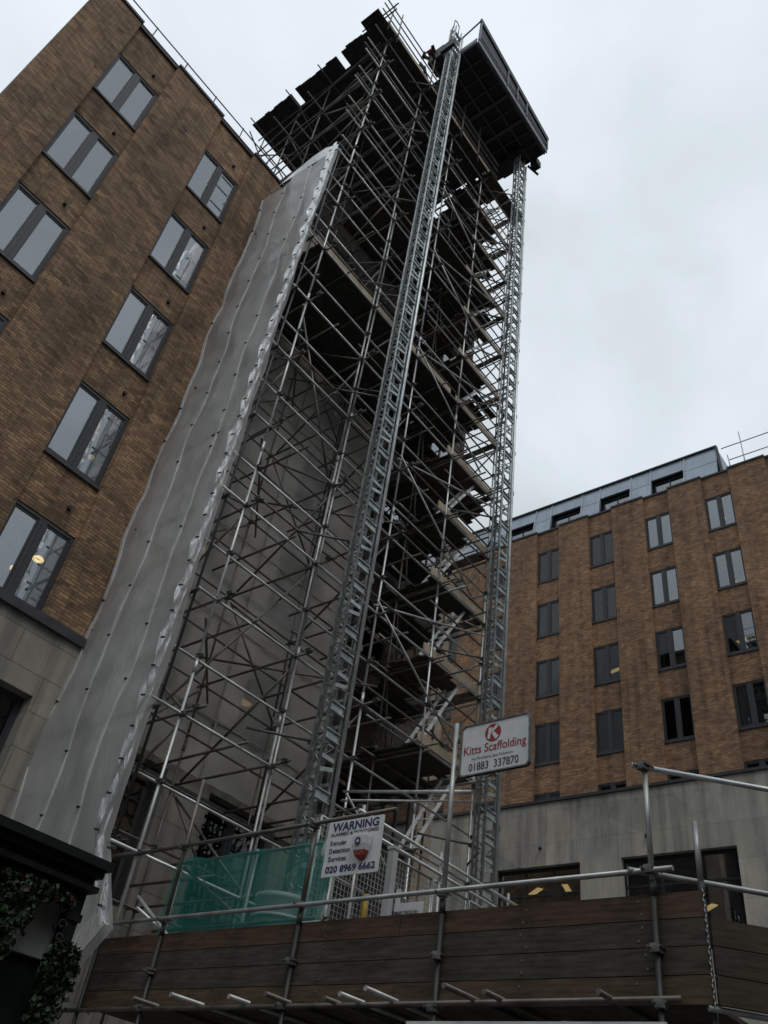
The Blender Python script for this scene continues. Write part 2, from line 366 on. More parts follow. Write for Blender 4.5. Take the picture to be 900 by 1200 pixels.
for z in (8.6, 12.8, 17.0, 21.2, 25.4):
    for x in (13.7, 15.6):
        wf = MB(); wf.box(x,x+1.1,13.27,13.318,z,z+.08); wf.box(x,x+1.1,13.27,13.318,z+1.5,z+1.58); wf.box(x,x+.07,13.271,13.317,z+.08,z+1.5); wf.box(x+1.03,x+1.1,13.271,13.317,z+.08,z+1.5); wf.box(x+.52,x+.58,13.271,13.317,z+.08,z+1.5)
        fo = wf.build('window', 'frame', TB); MB().box(x+.07,x+1.03,13.30,13.31,z+.08,z+1.5).build('pane', 'glass', fo)
# ---- the brick office on the right
RB = thing('office_building', 'orange brown brick office block at the right with zinc mansard roof', 'building', (31.4, 27, 0), -PI/2)
rowsR = [30.06, 26.76, 23.45, 20.12, 16.84]
baysR = [27-v for v in (24.4, 21.4, 18.4, 15.4, 12.4, 9.42, 6.4, 3.4)]
def stR(b, r):
    c = b-2
    if c <= 0: return 'DD'
    T = [['DD','DD','CD','DD','DD'], ['bb','cb','Cn','DD','DD'], ['bb','bb','Cb','bb','DD'], ['bb','cn','cn','DD','DD'], ['bb','DD','bb','DD','DD']]
    return T[min(c-1, 4)][r]
facade(RB, (31.4,27,0), -PI/2, 32, baysR, 1.32, rowsR, 1.95, 9, 31.35, stR, 'brick_r')
m = MB(); m.box(31.9, 41, 26.5, 27, 0, 31.3); m.box(31.9, 41, -5, -4.5, 0, 31.3); m.build('side_wall', 'brick_r', RB)
MB().box(31.91, 41, -4.49, 26.49, 30.85, 31.1).build('roof', 'coping', RB)
# mansard: sloping zinc face with four deep dormer slots
zb, zt, xb, xt = 31.2, 34.1, 31.95, 32.55
dorm = [(27.0,23.2), (20.95,19.1), (18.05,16.2), (15.1,13.35), (12.2,10.45)]
yR = 8.75
def sx(z): return xb+(xt-xb)*(z-zb)/(zt-zb)
def slab(m, y0, y1, z0, z1, t=.12):           # piece of the sloping zinc skin between y0>y1 and z0<z1
    m.add([(sx(z0),y0,z0),(sx(z0),y1,z0),(sx(z1),y1,z1),(sx(z1),y0,z1),(sx(z0)+t,y0,z0),(sx(z0)+t,y1,z0),(sx(z1)+t,y1,z1),(sx(z1)+t,y0,z1)],
          [(0,1,2,3),(7,6,5,4),(0,4,5,1),(1,5,6,2),(2,6,7,3),(3,7,4,0)])
MS = MB(); cur = 27.0
dd = dorm[1:]
zo0, zo1 = 32.25, 33.2
slab(MS, 27.0, yR+.001, zo1, zt)
prev = 27.0
for a, b in dd:
    slab(MS, prev, a, zb, zo1-.002); prev = b
    slab(MS, a, b, zb, zo0-.5)
slab(MS, prev, yR+.001, zb, zo1-.002)
ms_ = MS.build('mansard_face', 'zinc', RB)
for a, b in dd:
    m = MB(); m.box(33.3, 33.35, b, a, zo0-.25, zo1+.1)                      # dark back of the slot
    m.box(sx(zo1)+.13, 33.3, b, a, zo1+.002, zo1+.05); m.box(sx(zo1)+.03, 33.3, a+.001, a+.04, zo0-.25, zo1+.05); m.box(sx(zo1)+.03, 33.3, b-.04, b-.001, zo0-.25, zo1+.05)
    m.build('dormer_reveal', 'black', RB)
for a, b in dd:
    f = MB(); y1, y0_ = a-.05, b+.05; mid = (y1+y0_)/2; xw = 32.62
    f.box(xw, xw+.07, y0_, y1, zo0-.15, zo0-.08); f.box(xw, xw+.07, y0_, y1, zo0+.82, zo0+.9)
    for yy in (y0_, mid-.03, y1-.06): f.box(xw+.001, xw+.069, yy, yy+.06, zo0-.08, zo0+.82)
    fo = f.build('dormer_window', 'frame', RB)
    for ya, yb in ((y0_+.06, mid-.03), (mid+.03, y1-.06)):
        MB().box(xw+.03, xw+.038, ya, yb, zo0-.08, zo0+.82).build('pane', 'glass', fo); MB().box(xw+.12, xw+.13, ya, yb, zo0-.05, zo0+.8).build('blind', 'white', fo)  # white sheet behind each dormer pane stands in for reflected sky
m = MB()
for y in [26.2, 25.2, 24.2, 23.2, 22.2]+[v for a, b in dd for v in (a+.02, b-.02)]: m.beam((sx(zb)-.02, y, zb), (sx(zt)-.02, y, zt), .05, .06, (1,0,0))
for i in range(46):
    y = 26.8-i*.6
    if y > 9.2: 
        ok = not any(b < y < a for a, b in dd)
        m.beam((sx(zb if ok else zo1)-.005, y, zb if ok else zo1), (sx(zt)-.005, y, zt), .02, .03, (1,0,0))
for z in (33.0,): 
    pr = 27.
    for a, b in dd+[(yR, yR)]: m.beam((sx(z)-.004, pr, z), (sx(z)-.004, a, z), .02, .02); pr = b
m.build('standing_seams', 'zinc_seam', RB)
m = MB(); m.beam((xt, 27, zt+.04), (xt, yR-.02, zt+.04), .22, .08); m.beam((xb-.02, yR-.3, zb), (xt, yR, zt+.05), .16, .12, (0,1,0)); m.build('mansard_trim', 'coping', RB)
m = MB(); m.add([(xb,yR-.3,zb),(xb+.02,yR-.3,zb),(xt,yR,zt),(40,yR,zt),(40,yR-.3,zb)], [(0,1,4),(1,2,3,4)])
m.add([(xt+.1,27,zt),(xt+.1,yR,zt),(40,yR,zt),(40,27,zt)], [(0,1,2,3)]); m.build('mansard_roof', 'zinc', RB)
h = thing('roof_handrail', 'scaffold tube handrail on the roof right of the zinc mansard', 'handrail', (31.7, 6, 31.4))
for z in (32.15, 33.05): MB().tube((31.7,8.3 if z > 33 else 8.0,z), (31.7,-2,z-.05), .026).build('rail', 'galv', h)
for y, t in ((7.3,33.75), (8.0,32.5), (4.9,33.6), (2.4,33.6)): MB().tube((31.72,y,30.9 if y == 7.3 else 31.42), (31.68,y+.05,t), .026).build('post', 'galv', h)

# stone-faced lower block in front of it
PD = thing('stone_podium', 'pale stone faced lower block in front of the orange brown brick office', 'building', (28, 10, 0))
m = MB(); X0, X1 = 28.0, 28.5
po = [(17.9,14.45), (12.9,8.95), (7.4,3.5)]
pe = [25.5]+[v for a in po for v in a]+[-5]
for i in range(0, len(pe), 2): m.box(X0, X1, pe[i+1], pe[i], 0, 14.75)
for a, b in po: m.box(X0+.002, X1, b, a, 12.42, 14.748); m.box(X0+.002, X1, b, a, 0, 9.4)
m.box(28.5, 31.39, 25.1, 25.5, 0, 14.7)
o = m.build('stone_wall', 'stone_r', None, local=True); o2 = o
o.data.transform(Matrix.Rotation(PI/2, 4, 'Z')); put(o, PD, (0,0,0), -PI/2)
MB().box(27.93, 31.38, -5, 25.5, 14.752, 14.86).build('coping', 'coping', PD)
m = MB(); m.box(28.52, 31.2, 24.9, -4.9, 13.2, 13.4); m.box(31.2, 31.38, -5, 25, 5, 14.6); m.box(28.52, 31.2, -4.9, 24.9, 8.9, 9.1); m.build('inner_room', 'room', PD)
for a, b in po:
    f = MB(); n = 3; xw = 28.22
    f.box(xw, xw+.08, b, a, 12.3, 12.42); f.box(xw, xw+.08, b, a, 9.4, 9.5); f.box(xw+.002, xw+.078, b, a, 11.45, 11.53)
    ys = [b+(a-b)*i/n for i in range(n+1)]
    for i, y in enumerate(ys): f.box(xw+.001, xw+.079, max(b, y-.05), min(a, y+.05), 9.5, 12.3)
    fo = f.build('window', 'black', PD)
    for i in range(n): MB().box(xw+.03, xw+.04, ys[i]+.05, ys[i+1]-.05, 9.5, 12.3).build('pane', 'glass', fo)
for y, z, lb, an in ((16.9, 11.95, 'warm strip light glowing in the left dark opening of the stone block', .9), (15.6, 11.95, 'short warm light at the right side of the left dark opening in the stone block', .3), (11.9, 11.1, 'small warm light low in the right dark opening of the stone block', 1.2), (10.5, 10.95, 'warm angled strip light nearest the right jamb of the stone block opening', .8)):
    lamp('strip', (29.2, y, z), lb, 'lights inside the stone block', rot=an)
for y in (16.0, 11.9): tag(MB().lathe([(0,0),(.05,.01),(.06,.09),(.03,.15),(0,.15)], 10, (27.9,y,12.95)).beam((27.9,y,13.06),(28,y,13.06),.03,.03).build('wall_spotlight', 'black'), 'small black spotlight on the stone wall above the %s opening' % ('left' if y > 14 else 'right'), 'spotlight', 'spotlights on the stone block')
for y, z, lb in ((8.85, 22.8, 'warm strip light in the right column window, third floor from the top'), (14.95, 22.75, 'warm strip light in the second column window, third floor from the top'), (11.6, 25.75, 'dim warm strip light low in the third column window, second floor from the top'), (8.75, 25.8, 'dim warm strip light low in the right column window, second floor from the top')):
    lamp('strip', (32.75, y, z), lb, 'lights inside the right brick office', rot=1.35)
t = thing('ceiling_light', 'pair of small round lights glowing in the top right brick window', 'light', (32.6, 8.7, 29.45))
for y in (8.65, 8.88): MB().lathe([(0,0),(.05,.0),(.06,.05),(0,.05)], 12, (32.6,y,29.45)).build('bulb', 'lamp', t)

# unseen street buildings added behind the viewpoint, heights set to dim low light
def st_o(b, r): return 'bn'
OB = thing('added_street_building', 'unseen brown brick terrace added across the street to block low sky light', 'building', (-7.5, 4, 0), PI/2)
facade(OB, (-7.5,-26,0), PI/2, 32, [1.5+3.2*i for i in range(9)], 1.4, [7.9,4.5], 2.0, 0, 9.6, st_o, 'brick_l')
MB().box(-19, -8.01, -26, 6, 0, 9.2).build('rear_block', 'coping', OB)
OC = thing('added_street_building', 'unseen orange brick block added opposite the brown office to darken its lower wall', 'building', (20, -11, 0), PI)
facade(OC, (27,-11,0), PI, 30, [1.5+3.2*i for i in range(9)], 1.4, [18.0,14.6,11.2,7.8,4.4], 2.0, 0, 20, st_o, 'brick_r')
MB().box(-3, 27, -22, -11.51, 0, 19.5).build('rear_block', 'coping', OC)
# ------------------------------------------------------------------ scaffold tower
TW = thing('scaffold_tower', 'tall steel tube scaffold with timber decks rising between the two brick offices', 'scaffold', (11, 12, 3.2))
XS = [7.15, 9.15, 11.14, 13.12, 15.12]
LIFT = [9.35+2.1*k for k in range(-2, 12)]
ZT = LIFT[-1]
YF, YM, YB = 10.36, 11.6, 12.85
def j(a=.015): return rnd.uniform(-a, a)
coup = []
def standard(x, y, z0, z1, m='galv'):
    t = MB(); z = z0; px, py = x, y
    while z < z1-.3:                            # tube lengths with sleeve joints
        zn = min(z1, z+rnd.choice((4.9, 6.3)))
        if z1-zn < 1.: zn = z1
        nx, ny = x+j(.02), y+j(.015)
        t.tube((px,py,z), (nx,ny,zn)); px, py = nx, ny
        if zn < z1: t.tube((px,py,zn-.13), (px,py,zn+.13), .031)
        z = zn
    return t.build('standard', m, TW)
for x in XS:
    standard(x, YF, 3.2, ZT+1.15+rnd.random()*.6, 'galv_new' if x != 9.15 else 'galv')
    standard(x, YB, 3.2, ZT+rnd.random()*.3, 'old')
    if x > 12: standard(x, YM, 3.2, ZT, 'old')
standard(9.27, YF+.02, 3.2, 24.6, 'galv'); standard(7.25, 11.9, 3.2, 24.8, 'old')
for x in (13.12, 15.12):
    standard(x, 12.86, 3.2, ZT, 'old') if x > 15 else None
for x in XS[:3]:
    for y in (14.4, 16.2): standard(x, y, 25.32, ZT+.1, 'galv' if y > 16 else 'old')
nled = 0
def ledger(p, q, m='galv', nm='ledger'):
    return MB().tube(p, q).build(nm, m, TW)
for k, z in enumerate(LIFT):
    a = 6.62 if z < 24.5 else 6.4
    ledger((a+j(.1),YF-.05,z+j(.02)), (15.5+j(.3),YF-.05,z+j(.02)), 'galv' if k % 3 else 'galv_new')
    ledger((a+j(.1),YB-.05,z+j()), (15.4+j(.3),YB-.05,z+j()), 'old')
    if z < ZT+2:
        ledger((a+j(.1),YF+.05,z+1.0+j(.03)), (15.45+j(.3),YF+.05,z+1.0+j(.03)), 'galv' if rnd.random() < .6 else 'galv_new', 'guard_rail')
        if z > 8: ledger((a+j(.1) if z > 23 or k % 2 else 9.0,YF+.05,z+.5+j(.03)), (15.4+j(.3),YF+.05,z+.5+j(.03)), 'old', 'guard_rail')
    if z > 8:
        ledger((12.6,YM-.05,z), (15.35+j(.2),YM-.05,z), 'old')
        for x in (13.12, 15.12): ledger((x+.05,10.1+j(.1),z-.05), (x+.05,13.2,z-.05), 'old' if x < 14 else 'galv')
        ledger((15.17,10.05,z+1.0), (15.17,13.2,z+1.0), 'galv', 'guard_rail')
        ledger((15.17,10.05,z+.5), (15.17,13.2,z+.5), 'galv', 'guard_rail')
    if z > 25:
        for y in (14.35, 16.15): ledger((6.3,y,z+j()), (13.3,y,z+j()), 'old')
        ledger((7.1,10.1,z-.06), (7.1,16.5,z-.06), 'old'); ledger((9.1,10.1,z-.06), (9.1,16.5,z-.06), 'old'); ledger((11.1,10.1,z-.06), (11.1,16.5,z-.06), 'old')
# transoms: short tubes running from the face to the wall
tr = []
for k, z in enumerate(LIFT):
    xs = [x+.06 for x in XS[:4]]
    for x in xs: tr.append((x+j(.02), YF-.3-rnd.random()*.25, YB+.15+rnd.random()*.2, z+.05+j(.01)))
    if z < 24: 
        for i in range(3): tr.append((7.15+i*2+.7+rnd.random()*.6, YF-.15-rnd.random()*.2, YB+.1-rnd.random()*.9, z+.05+j(.01)))
for x, a, b, z in tr[:100]: MB().tube((x,a,z), (x,b,z+j(.03))).build('transom', 'old', TW)
# braces
def brace(p, q, m='old'): return MB().tube(p, q).build('brace', m, TW)
yb = YF-.11
for z in (7.35, 11.55, 15.8, 20.0, 24.7, 28.4):   # V-shaped face bracing springing from the third standard
    brace((10.9,yb,z), (15.15,yb,z+1.65), 'galv'); brace((10.95,yb-.03,z+.15), (14.3,yb-.03,z-1.9), 'galv')
for k in range(0, 13): 
    z = LIFT[k]
    brace((7.22,YF+.1,z+.15), (7.22,YB-.1,z+1.95)) if k % 2 else brace((7.22,YF+.1,z+1.95), (7.22,YB-.1,z+.15))
    brace((9.24,YF+.1,z+1.95), (9.24,YB-.1,z+.15)) if k % 2 else brace((9.24,YF+.1,z+.15), (9.24,YB-.1,z+1.95))
    if k % 2: brace((11.2,YF+.1,z+1.95), (11.2,YB-.1,z+.15))
for z in (8.9, 13.1, 17.4, 21.6): brace((7.0,YF-.1,z), (9.4,YB,z+.2)); brace((9.0,YB,z+1.), (11.3,YF-.2,z+.9))
for z in (26.3, 28.4, 30.5):
    brace((6.9,16.1,z), (9.2,14.3,z+1.9)); brace((9.2,16.1,z+1.9), (11.2,14.3,z)); brace((7.1,14.3,z+1.8), (11.2,14.35,z-.1))
    brace((7.0,10.5,z+1.9), (7.0,16.2,z)); brace((9.1,YF+.1,z), (11.1,YB,z+1.9)); brace((7.2,YF,z+1.9), (9.1,14.4,z))
for k in range(3, 14): 
    z = LIFT[k]-.1
    brace((15.2,10.4,z), (15.2,13.0,z-2.0 if k % 2 else z+2.), 'galv'); brace((13.2,YM,z), (15.1,YB,z-2.))
# plan brace from the tower to the gantry corner, then two raking tubes beside the hoist
brace((10.97,10.3,7.55), (7.3,5.0,5.3), 'galv_new')
# decks: boards 225 mm wide, uneven ends
def deck(x0, x1, y0, y1, z, run, m='wood_dark', rag=.18, gap=()):
    t = MB(); W_ = .232
    a, b = (y0, y1) if run == 'x' else (x0, x1)
    n = max(1, round((b-a)/W_)); W_ = (b-a)/n
    for i in range(n):
        s = a+i*W_
        if any(g0 < s < g1 for g0, g1 in gap): continue
        dz = rnd.uniform(-.004,.004)
        e0, e1 = rnd.uniform(-rag, rag), rnd.uniform(-rag, rag)
        if run == 'x': t.box(x0+e0*.3, x1+e1, s, s+W_-.008, z+.03+dz, z+.07+dz)
        else: t.box(s, s+W_-.008, y0+e0, y1+e1, z+.03+dz, z+.07+dz)
    return t.build('deck', m, TW)
for k in range(2, 14):
    z = LIFT[k]+.05
    x1_ = (14.5, 14.2, 14.75, 14.35)[k % 4]
    deck(13.0, x1_, YF-.02, 12.1, z, 'x', 'wood_dark' if k % 3 else 'wood_old', .33)
    deck(13.1+(k % 2)*.4, 15.2, 12.1, 13.2, z, 'x', 'wood_dark', .3)
    tb = MB(); xa = 12.75+rnd.random()*.3
    tb.beam((xa,YF+.03,z+.19), (15.35+j(.15),YF+.03,z+.19), .04, .225); tb.build('toe_board', 'wood_new', TW)
    tb = MB(); tb.beam((15.22,YF+.1,z+.19), (15.22,13.0,z+.19), .04, .225); tb.build('toe_board', 'wood_old', TW)
z = LIFT[7]+.05
deck(6.95, 13.0, YF-.02, YB+.25, z, 'x', 'wood_dark', .1)
for a, b in ((7.2,9.1), (9.3,11.05), (11.2,13.0)): MB().beam((a,YF+.03,z+.19), (b,YF+.03,z+.19), .04, .225).build('toe_board', 'wood_new', TW)
# under the top: part decks above the roof, then the wide top deck
deck(7.1, 8.4, 13.4, 17.0, LIFT[9]+.05, 'x', 'wood_dark', .2)
deck(9.2, 13.0, YF, YB, LIFT[10]+.05, 'x', 'wood_dark', .2)
for a, b, e in ((9.98,11.9,6.45), (11.9,12.13,7.05), (12.13,14.1,6.5), (14.1,14.33,7.05), (14.33,16.35,6.55)):
    deck(e, 13.0, a, b, LIFT[13]+.05, 'x', 'wood_dark', .10)

deck(13.0, 15.4, 9.9, 10.36, LIFT[13]+.05, 'x', 'wood_old', .1)
for a, b in ((6.7,8.8), (8.85,11.0), (11.05,13.2)): MB().beam((a,10.02,ZT+.25), (b,10.02,ZT+.25), .04, .24).build('toe_board', 'wood_new', TW)
MB().box(6.15, 6.9, 10.0, 10.75, ZT+.14, ZT+.2).build('deck', 'wood_dark', TW)
for z in (.5, 1.0, 1.5): ledger((6.3,9.97,ZT+z), (13.6,9.97,ZT+z), 'old', 'guard_rail')
for x in (6.7, 7.2, 9.1, 11.1, 12.2): MB().tube((x,9.92,ZT-.5), (x+j(.05),9.92,ZT+1.9+j(.3))).build('guard_post', 'old', TW)
for z in (.55, 1.05): MB().tube((6.6,9.6,ZT+z), (6.6,11.2,ZT+z)).build('guard_rail', 'old', TW)
MB().tube((6.5,16.35,ZT-1.6), (6.5,17.6,ZT-1.6)).tube((6.5,16.35,ZT-2.1), (6.5,17.6,ZT-2.1)).build('guard_rail', 'old', TW)
for i, (x, y) in enumerate(((6.9,16.2),(9.1,16.4),)):
    MB().tube((x-.5,y-.3,ZT-1.2+i*.2), (x+.5,y+.2,ZT-1.0)).build('brace', 'galv', TW)
# loose tubes, short transoms and clutter on the right-hand lifts
for k in range(2, 14):
    z = LIFT[k]
    for q in range(3):
        x = 13.4+rnd.random()*1.9; MB().tube((x,YF-.45-rnd.random()*.3,z-.03+j(.02)), (x+j(.08),12.2+rnd.random()*.9,z-.03+j(.05))).build('short_tube', rnd.choice(('old','old','galv')), TW)
    if k % 2 == 0:
        y = 10.9+rnd.random()*1.2
        t = MB()
        for q in range(4): t.beam((12.9+rnd.random()*.4,y+.24*q,z+.16+.045*(q % 2)), (15.4+rnd.random()*.6,y+.24*q+j(.05),z+.2+j(.05)), .22, .038)
        t.build('stacked_boards', 'wood_dark', TW)
    brace((15.18,YF+.1,z+.1), (15.18,12.0,z+1.95), 'old')
    MB().tube((12.9,YF+.02,z+1.5), (15.6+j(.2),YF+.02,z+1.5)).build('guard_rail', 'old', TW)
    MB().tube((13.0,11.9,z+1.02+j(.05)), (15.7+j(.3),11.9,z+1.02+j(.05))).build('guard_rail', 'galv', TW)
for k in range(0, 8):
    z = LIFT[k]
    MB().tube((6.75,YB-.1,z+1.0+j(.05)), (13.0,YB-.1,z+1.0+j(.05))).build('guard_rail', 'old', TW)
    brace((7.3+j(.2),YB-.08,z+.1), (9.1,YB-.08,z+1.95)) if k % 2 else brace((11.1,YB-.08,z+.1), (9.2,YB-.08,z+2.))
    brace((9.2,YF+.12,z+.2), (11.1+j(.2),YB-.1,z+.25))
brace((6.9,YF+.1,7.4), (9.1,YF+.1,11.2)); brace((9.2,YF+.1,13.5), (7.2,YF+.1,17.4)); brace((9.2,YF+.1,17.9), (11.1,YF+.1,21.6))
# bent strips of torn sheeting caught on the side lifts
# couplers
cm = MB(); cm.box(-.04,.04,-.045,.045,-.032,.032); cm.box(-.022,.022,-.07,-.045,-.022,.022); cm.tube((.04,-.1,0), (.04,.08,0), .012, 6); cm.tube((-.045,-.09,.01), (-.045,.05,.01), .01, 6)
cme = bpy.data.meshes.new('coupler'); cme.from_pydata(cm.v, [], cm.f); cme.materials.append(M['coupler']); cme.update()
pts = [(x, YF-.03, z+d) for z in LIFT for x in XS for d in (0, 1.0)]
for p in pts[:100]: inst('coupler', cme, TW, Vector(p)+Vector((j(.02), j(.01), j(.03))), j(.4))
rest = MB()
for p in pts[100:]+[(x, y, z) for z in LIFT for x in XS for y in (YB-.04,)]+[(x+.04, y, z) for z in LIFT[3:] for x in (13.12,15.12) for y in (11.6,)]+[(x, YF-.35, z+.05) for z in LIFT for x in XS[:3]]:
    o_ = Vector(p); b = len(rest.v); rest.v += [v+o_ for v in cm.v]; rest.f += [[b+i for i in f] for f in cm.f]; rest.sm += cm.sm
stuff(rest.build('coupler', 'coupler', TW))

LAD = ['in the lowest open lift above the gantry rails', 'one lift above the lowest', 'two lifts above the lowest', 'three lifts above the lowest', 'four lifts above the lowest', 'in the lift level with the long full-width deck', 'one lift above the long full-width deck', 'two lifts above the full-width deck', 'three lifts above the full-width deck', 'in the lift below the topmost deck']
for i, k in enumerate((1, 2, 3, 4, 5, 7, 8, 9, 10, 12)):
    z = LIFT[k]+(.13 if k > 1 else .0); dx = j(.12)
    ld = thing('access_ladder', 'ladder behind the toe board '+LAD[i], 'ladder', (13.25+dx, 10.75, z), 0, 'ladders between the scaffold decks')
    a_ = Vector((13.2+dx, 10.52, z)); c_ = Vector((14.68+dx, 10.52, z+2.35)); w_ = Vector((0, .36, 0))
    for q in (Vector((0,0,0)), w_): MB().beam(a_+q, c_+q, .035, .07, (-1,0,.6)).build('stringer', 'alu', ld)
    for q in range(1, 10): p = a_+(c_-a_)*q/10; MB().tube(p+Vector((0,.018,0)), p+w_-Vector((0,.018,0)), .014, 6).build('rung', 'alu', ld)
# ------------------------------------------------------------------ monoflex sheeting on the near side of the tower
SH = thing('debris_sheeting', 'long grey translucent sheeting laced down the near side of the scaffold', 'sheeting', (6.64, 12, 3.5))
def edge_r(z): return 10.36 if z > 5.2 else (10.36-(5.2-z)*.63 if z > 3.98 else 9.59+(3.98-z)*1.13)
def edge_l(z): return 13.19+.05*math.sin(z*1.1)+.03*math.sin(z*2.9)
def bulge(u, z):
    ph = (z % 2.1)/2.1
    b = .06*math.sin(PI*((u*3) % 1.0))*(.6+.4*math.sin(PI*ph))
    n1 = noise.noise(Vector((u*3.1, z*.55, 1.7)))*.09+noise.noise(Vector((u*9, z*1.7, 4.)))*.025
    return -b-n1
def sheet_pt(u, z, off=0.):
    y = edge_l(z)+(edge_r(z)-edge_l(z))*u
    return (6.62+bulge(u, z)+off, y, z)
zbot, ztop = 3.3, 24.15
zs = [zbot+(ztop-zbot)*i/240 for i in range(241)]
for s in range(3):
    us = [s/3+i/36 for i in range(13)]
    m = MB(); n = len(us)
    m.add([sheet_pt(u, z) for z in zs for u in us], [(r*n+i, r*n+i+1, (r+1)*n+i+1, (r+1)*n+i) for r in range(240) for i in range(n-1)], True)
    m.build('sheet_panel', 'sheet', SH)
for s in (0., 1/3, 2/3):                        # rolled, laced seams
    m = MB()
    for i in range(240):
        p = Vector(sheet_pt(s+.004, zs[i], -.012)); q = Vector(sheet_pt(s+.004, zs[i+1], -.012))
        m.beam(p, q, .05 if s else .08, .03, (1,0,0))
    m.build('seam', 'band', SH)
m = MB(); n = 5                                 # crumpled white band down the free edge
rows_ = []
for i, z in enumerate(zs):
    if z < 3.98: continue
    w = .26+.07*noise.noise(Vector((z*1.3, 0, 9)))
    rows_.append([(6.47-.05*abs(noise.noise(Vector((k*1.9, z*3.3, 2))))-.03*math.sin(k*1.6+z*7)*(1 if k else 0), edge_r(z)-.13+w*k/(n-1), z) for k in range(n)])
m.add([p for r in rows_ for p in r], [(a*n+b, a*n+b+1, (a+1)*n+b+1, (a+1)*n+b) for a in range(len(rows_)-1) for b in range(n-1)], True)
m.build('edge_band', 'band', SH)
m = MB(); pts_ = [(6.46,9.57,4.0),(6.46,10.4,3.2),(6.46,10.62,3.34),(6.46,9.80,4.22)]
m.add(pts_+[(p[0]+.012,p[1],p[2]) for p in pts_], [(0,1,2,3),(7,6,5,4),(0,4,5,1),(1,5,6,2),(2,6,7,3),(3,7,4,0)]); m.build('hem', 'band', SH)
m = MB()
for z in [3.6+1.05*i for i in range(20)]:
    for u in (0.01, 1/3, 2/3):
        if rnd.random() < .35: continue
        p = Vector(sheet_pt(u, z, -.03)); m.beam(p-Vector((0,.035,0)), p+Vector((0,.035,.015)), .03, .03)
for z in [4.2+.5*i for i in range(40)]: m.beam((6.41,edge_r(z)-.05,z), (6.41,edge_r(z)+.04,z+.02), .02, .025)
stuff(m.build('toggle_ties', 'black', SH))
m = MB()
for z in LIFT[:8]:
    m.tube((6.67,YF-.15,z-.1), (6.67,13.1,z-.1), .034); m.tube((6.70,YF+.1,z+.9+j(.1)), (6.70,13.1,z+.9+j(.1)), .026)
    m.tube((6.71,YF+.2,z+.2), (6.71,13.0,z+1.7), .026) if z > 12 else m.tube((6.71,YF+.2,z+1.7), (6.71,13.0,z+.2), .026)
m.tube((6.72,YF,3.3), (6.72,YF,24.3)); m.tube((6.72,YF+1.2,23.9), (6.72,13.1,24.4)); m.build('batten_shadow_tubes', 'tube_dark', SH)  # tubes kept dark and thick to draw ledger shadows through the sheet
# loose lighter fold of the same sheet at the top corner
m = MB(); 
g = [[(6.60-.1*math.sin(i*.8)*k/6-.02*i, 10.36+.42*i, 24.15+.04*k-.0*i+.1*math.sin(i*1.7)*k/6) for i in range(7)] for k in range(7)]
m.add([p for r in g for p in r], [(a*7+b, a*7+b+1, (a+1)*7+b+1, (a+1)*7+b) for a in range(6) for b in range(6)], True)
m.build('top_hem', 'band', SH)

DS = thing('dust_sheet', 'dirty translucent dust sheeting hung over the wall behind the scaffold tubes', 'sheeting', (9.8, 13.1, 7.6))
for s_ in range(2):
    m = MB(); nx, nz = 26, 130; xa, xb_ = (6.72+3.13*s_, 9.85+3.13*s_)
    g = [[(xa+(xb_-xa)*i/nx, 13.06-.03*abs(math.sin(PI*i/nx*3))-.05*noise.noise(Vector((i*.35+s_*9, k*.22, 1.)))-.012*s_, 7.75+16.1*k/nz) for i in range(nx+1)] for k in range(nz+1)]
    m.add([p for r_ in g for p in r_], [(a*(nx+1)+b, a*(nx+1)+b+1, (a+1)*(nx+1)+b+1, (a+1)*(nx+1)+b) for a in range(nz) for b in range(nx)], True)
    m.build('sheet_panel', 'dust', DS)
m = MB()
for x in (6.74, 9.85, 12.95): m.beam((x,13.0,7.75), (x,13.0,23.85), .04, .02, (0,1,0))
for z in LIFT[2:8]: m.beam((6.74,12.995,z-.4), (12.95,12.995,z-.4), .02, .03)
m.build('sheet_seam', 'dust_seam', DS)
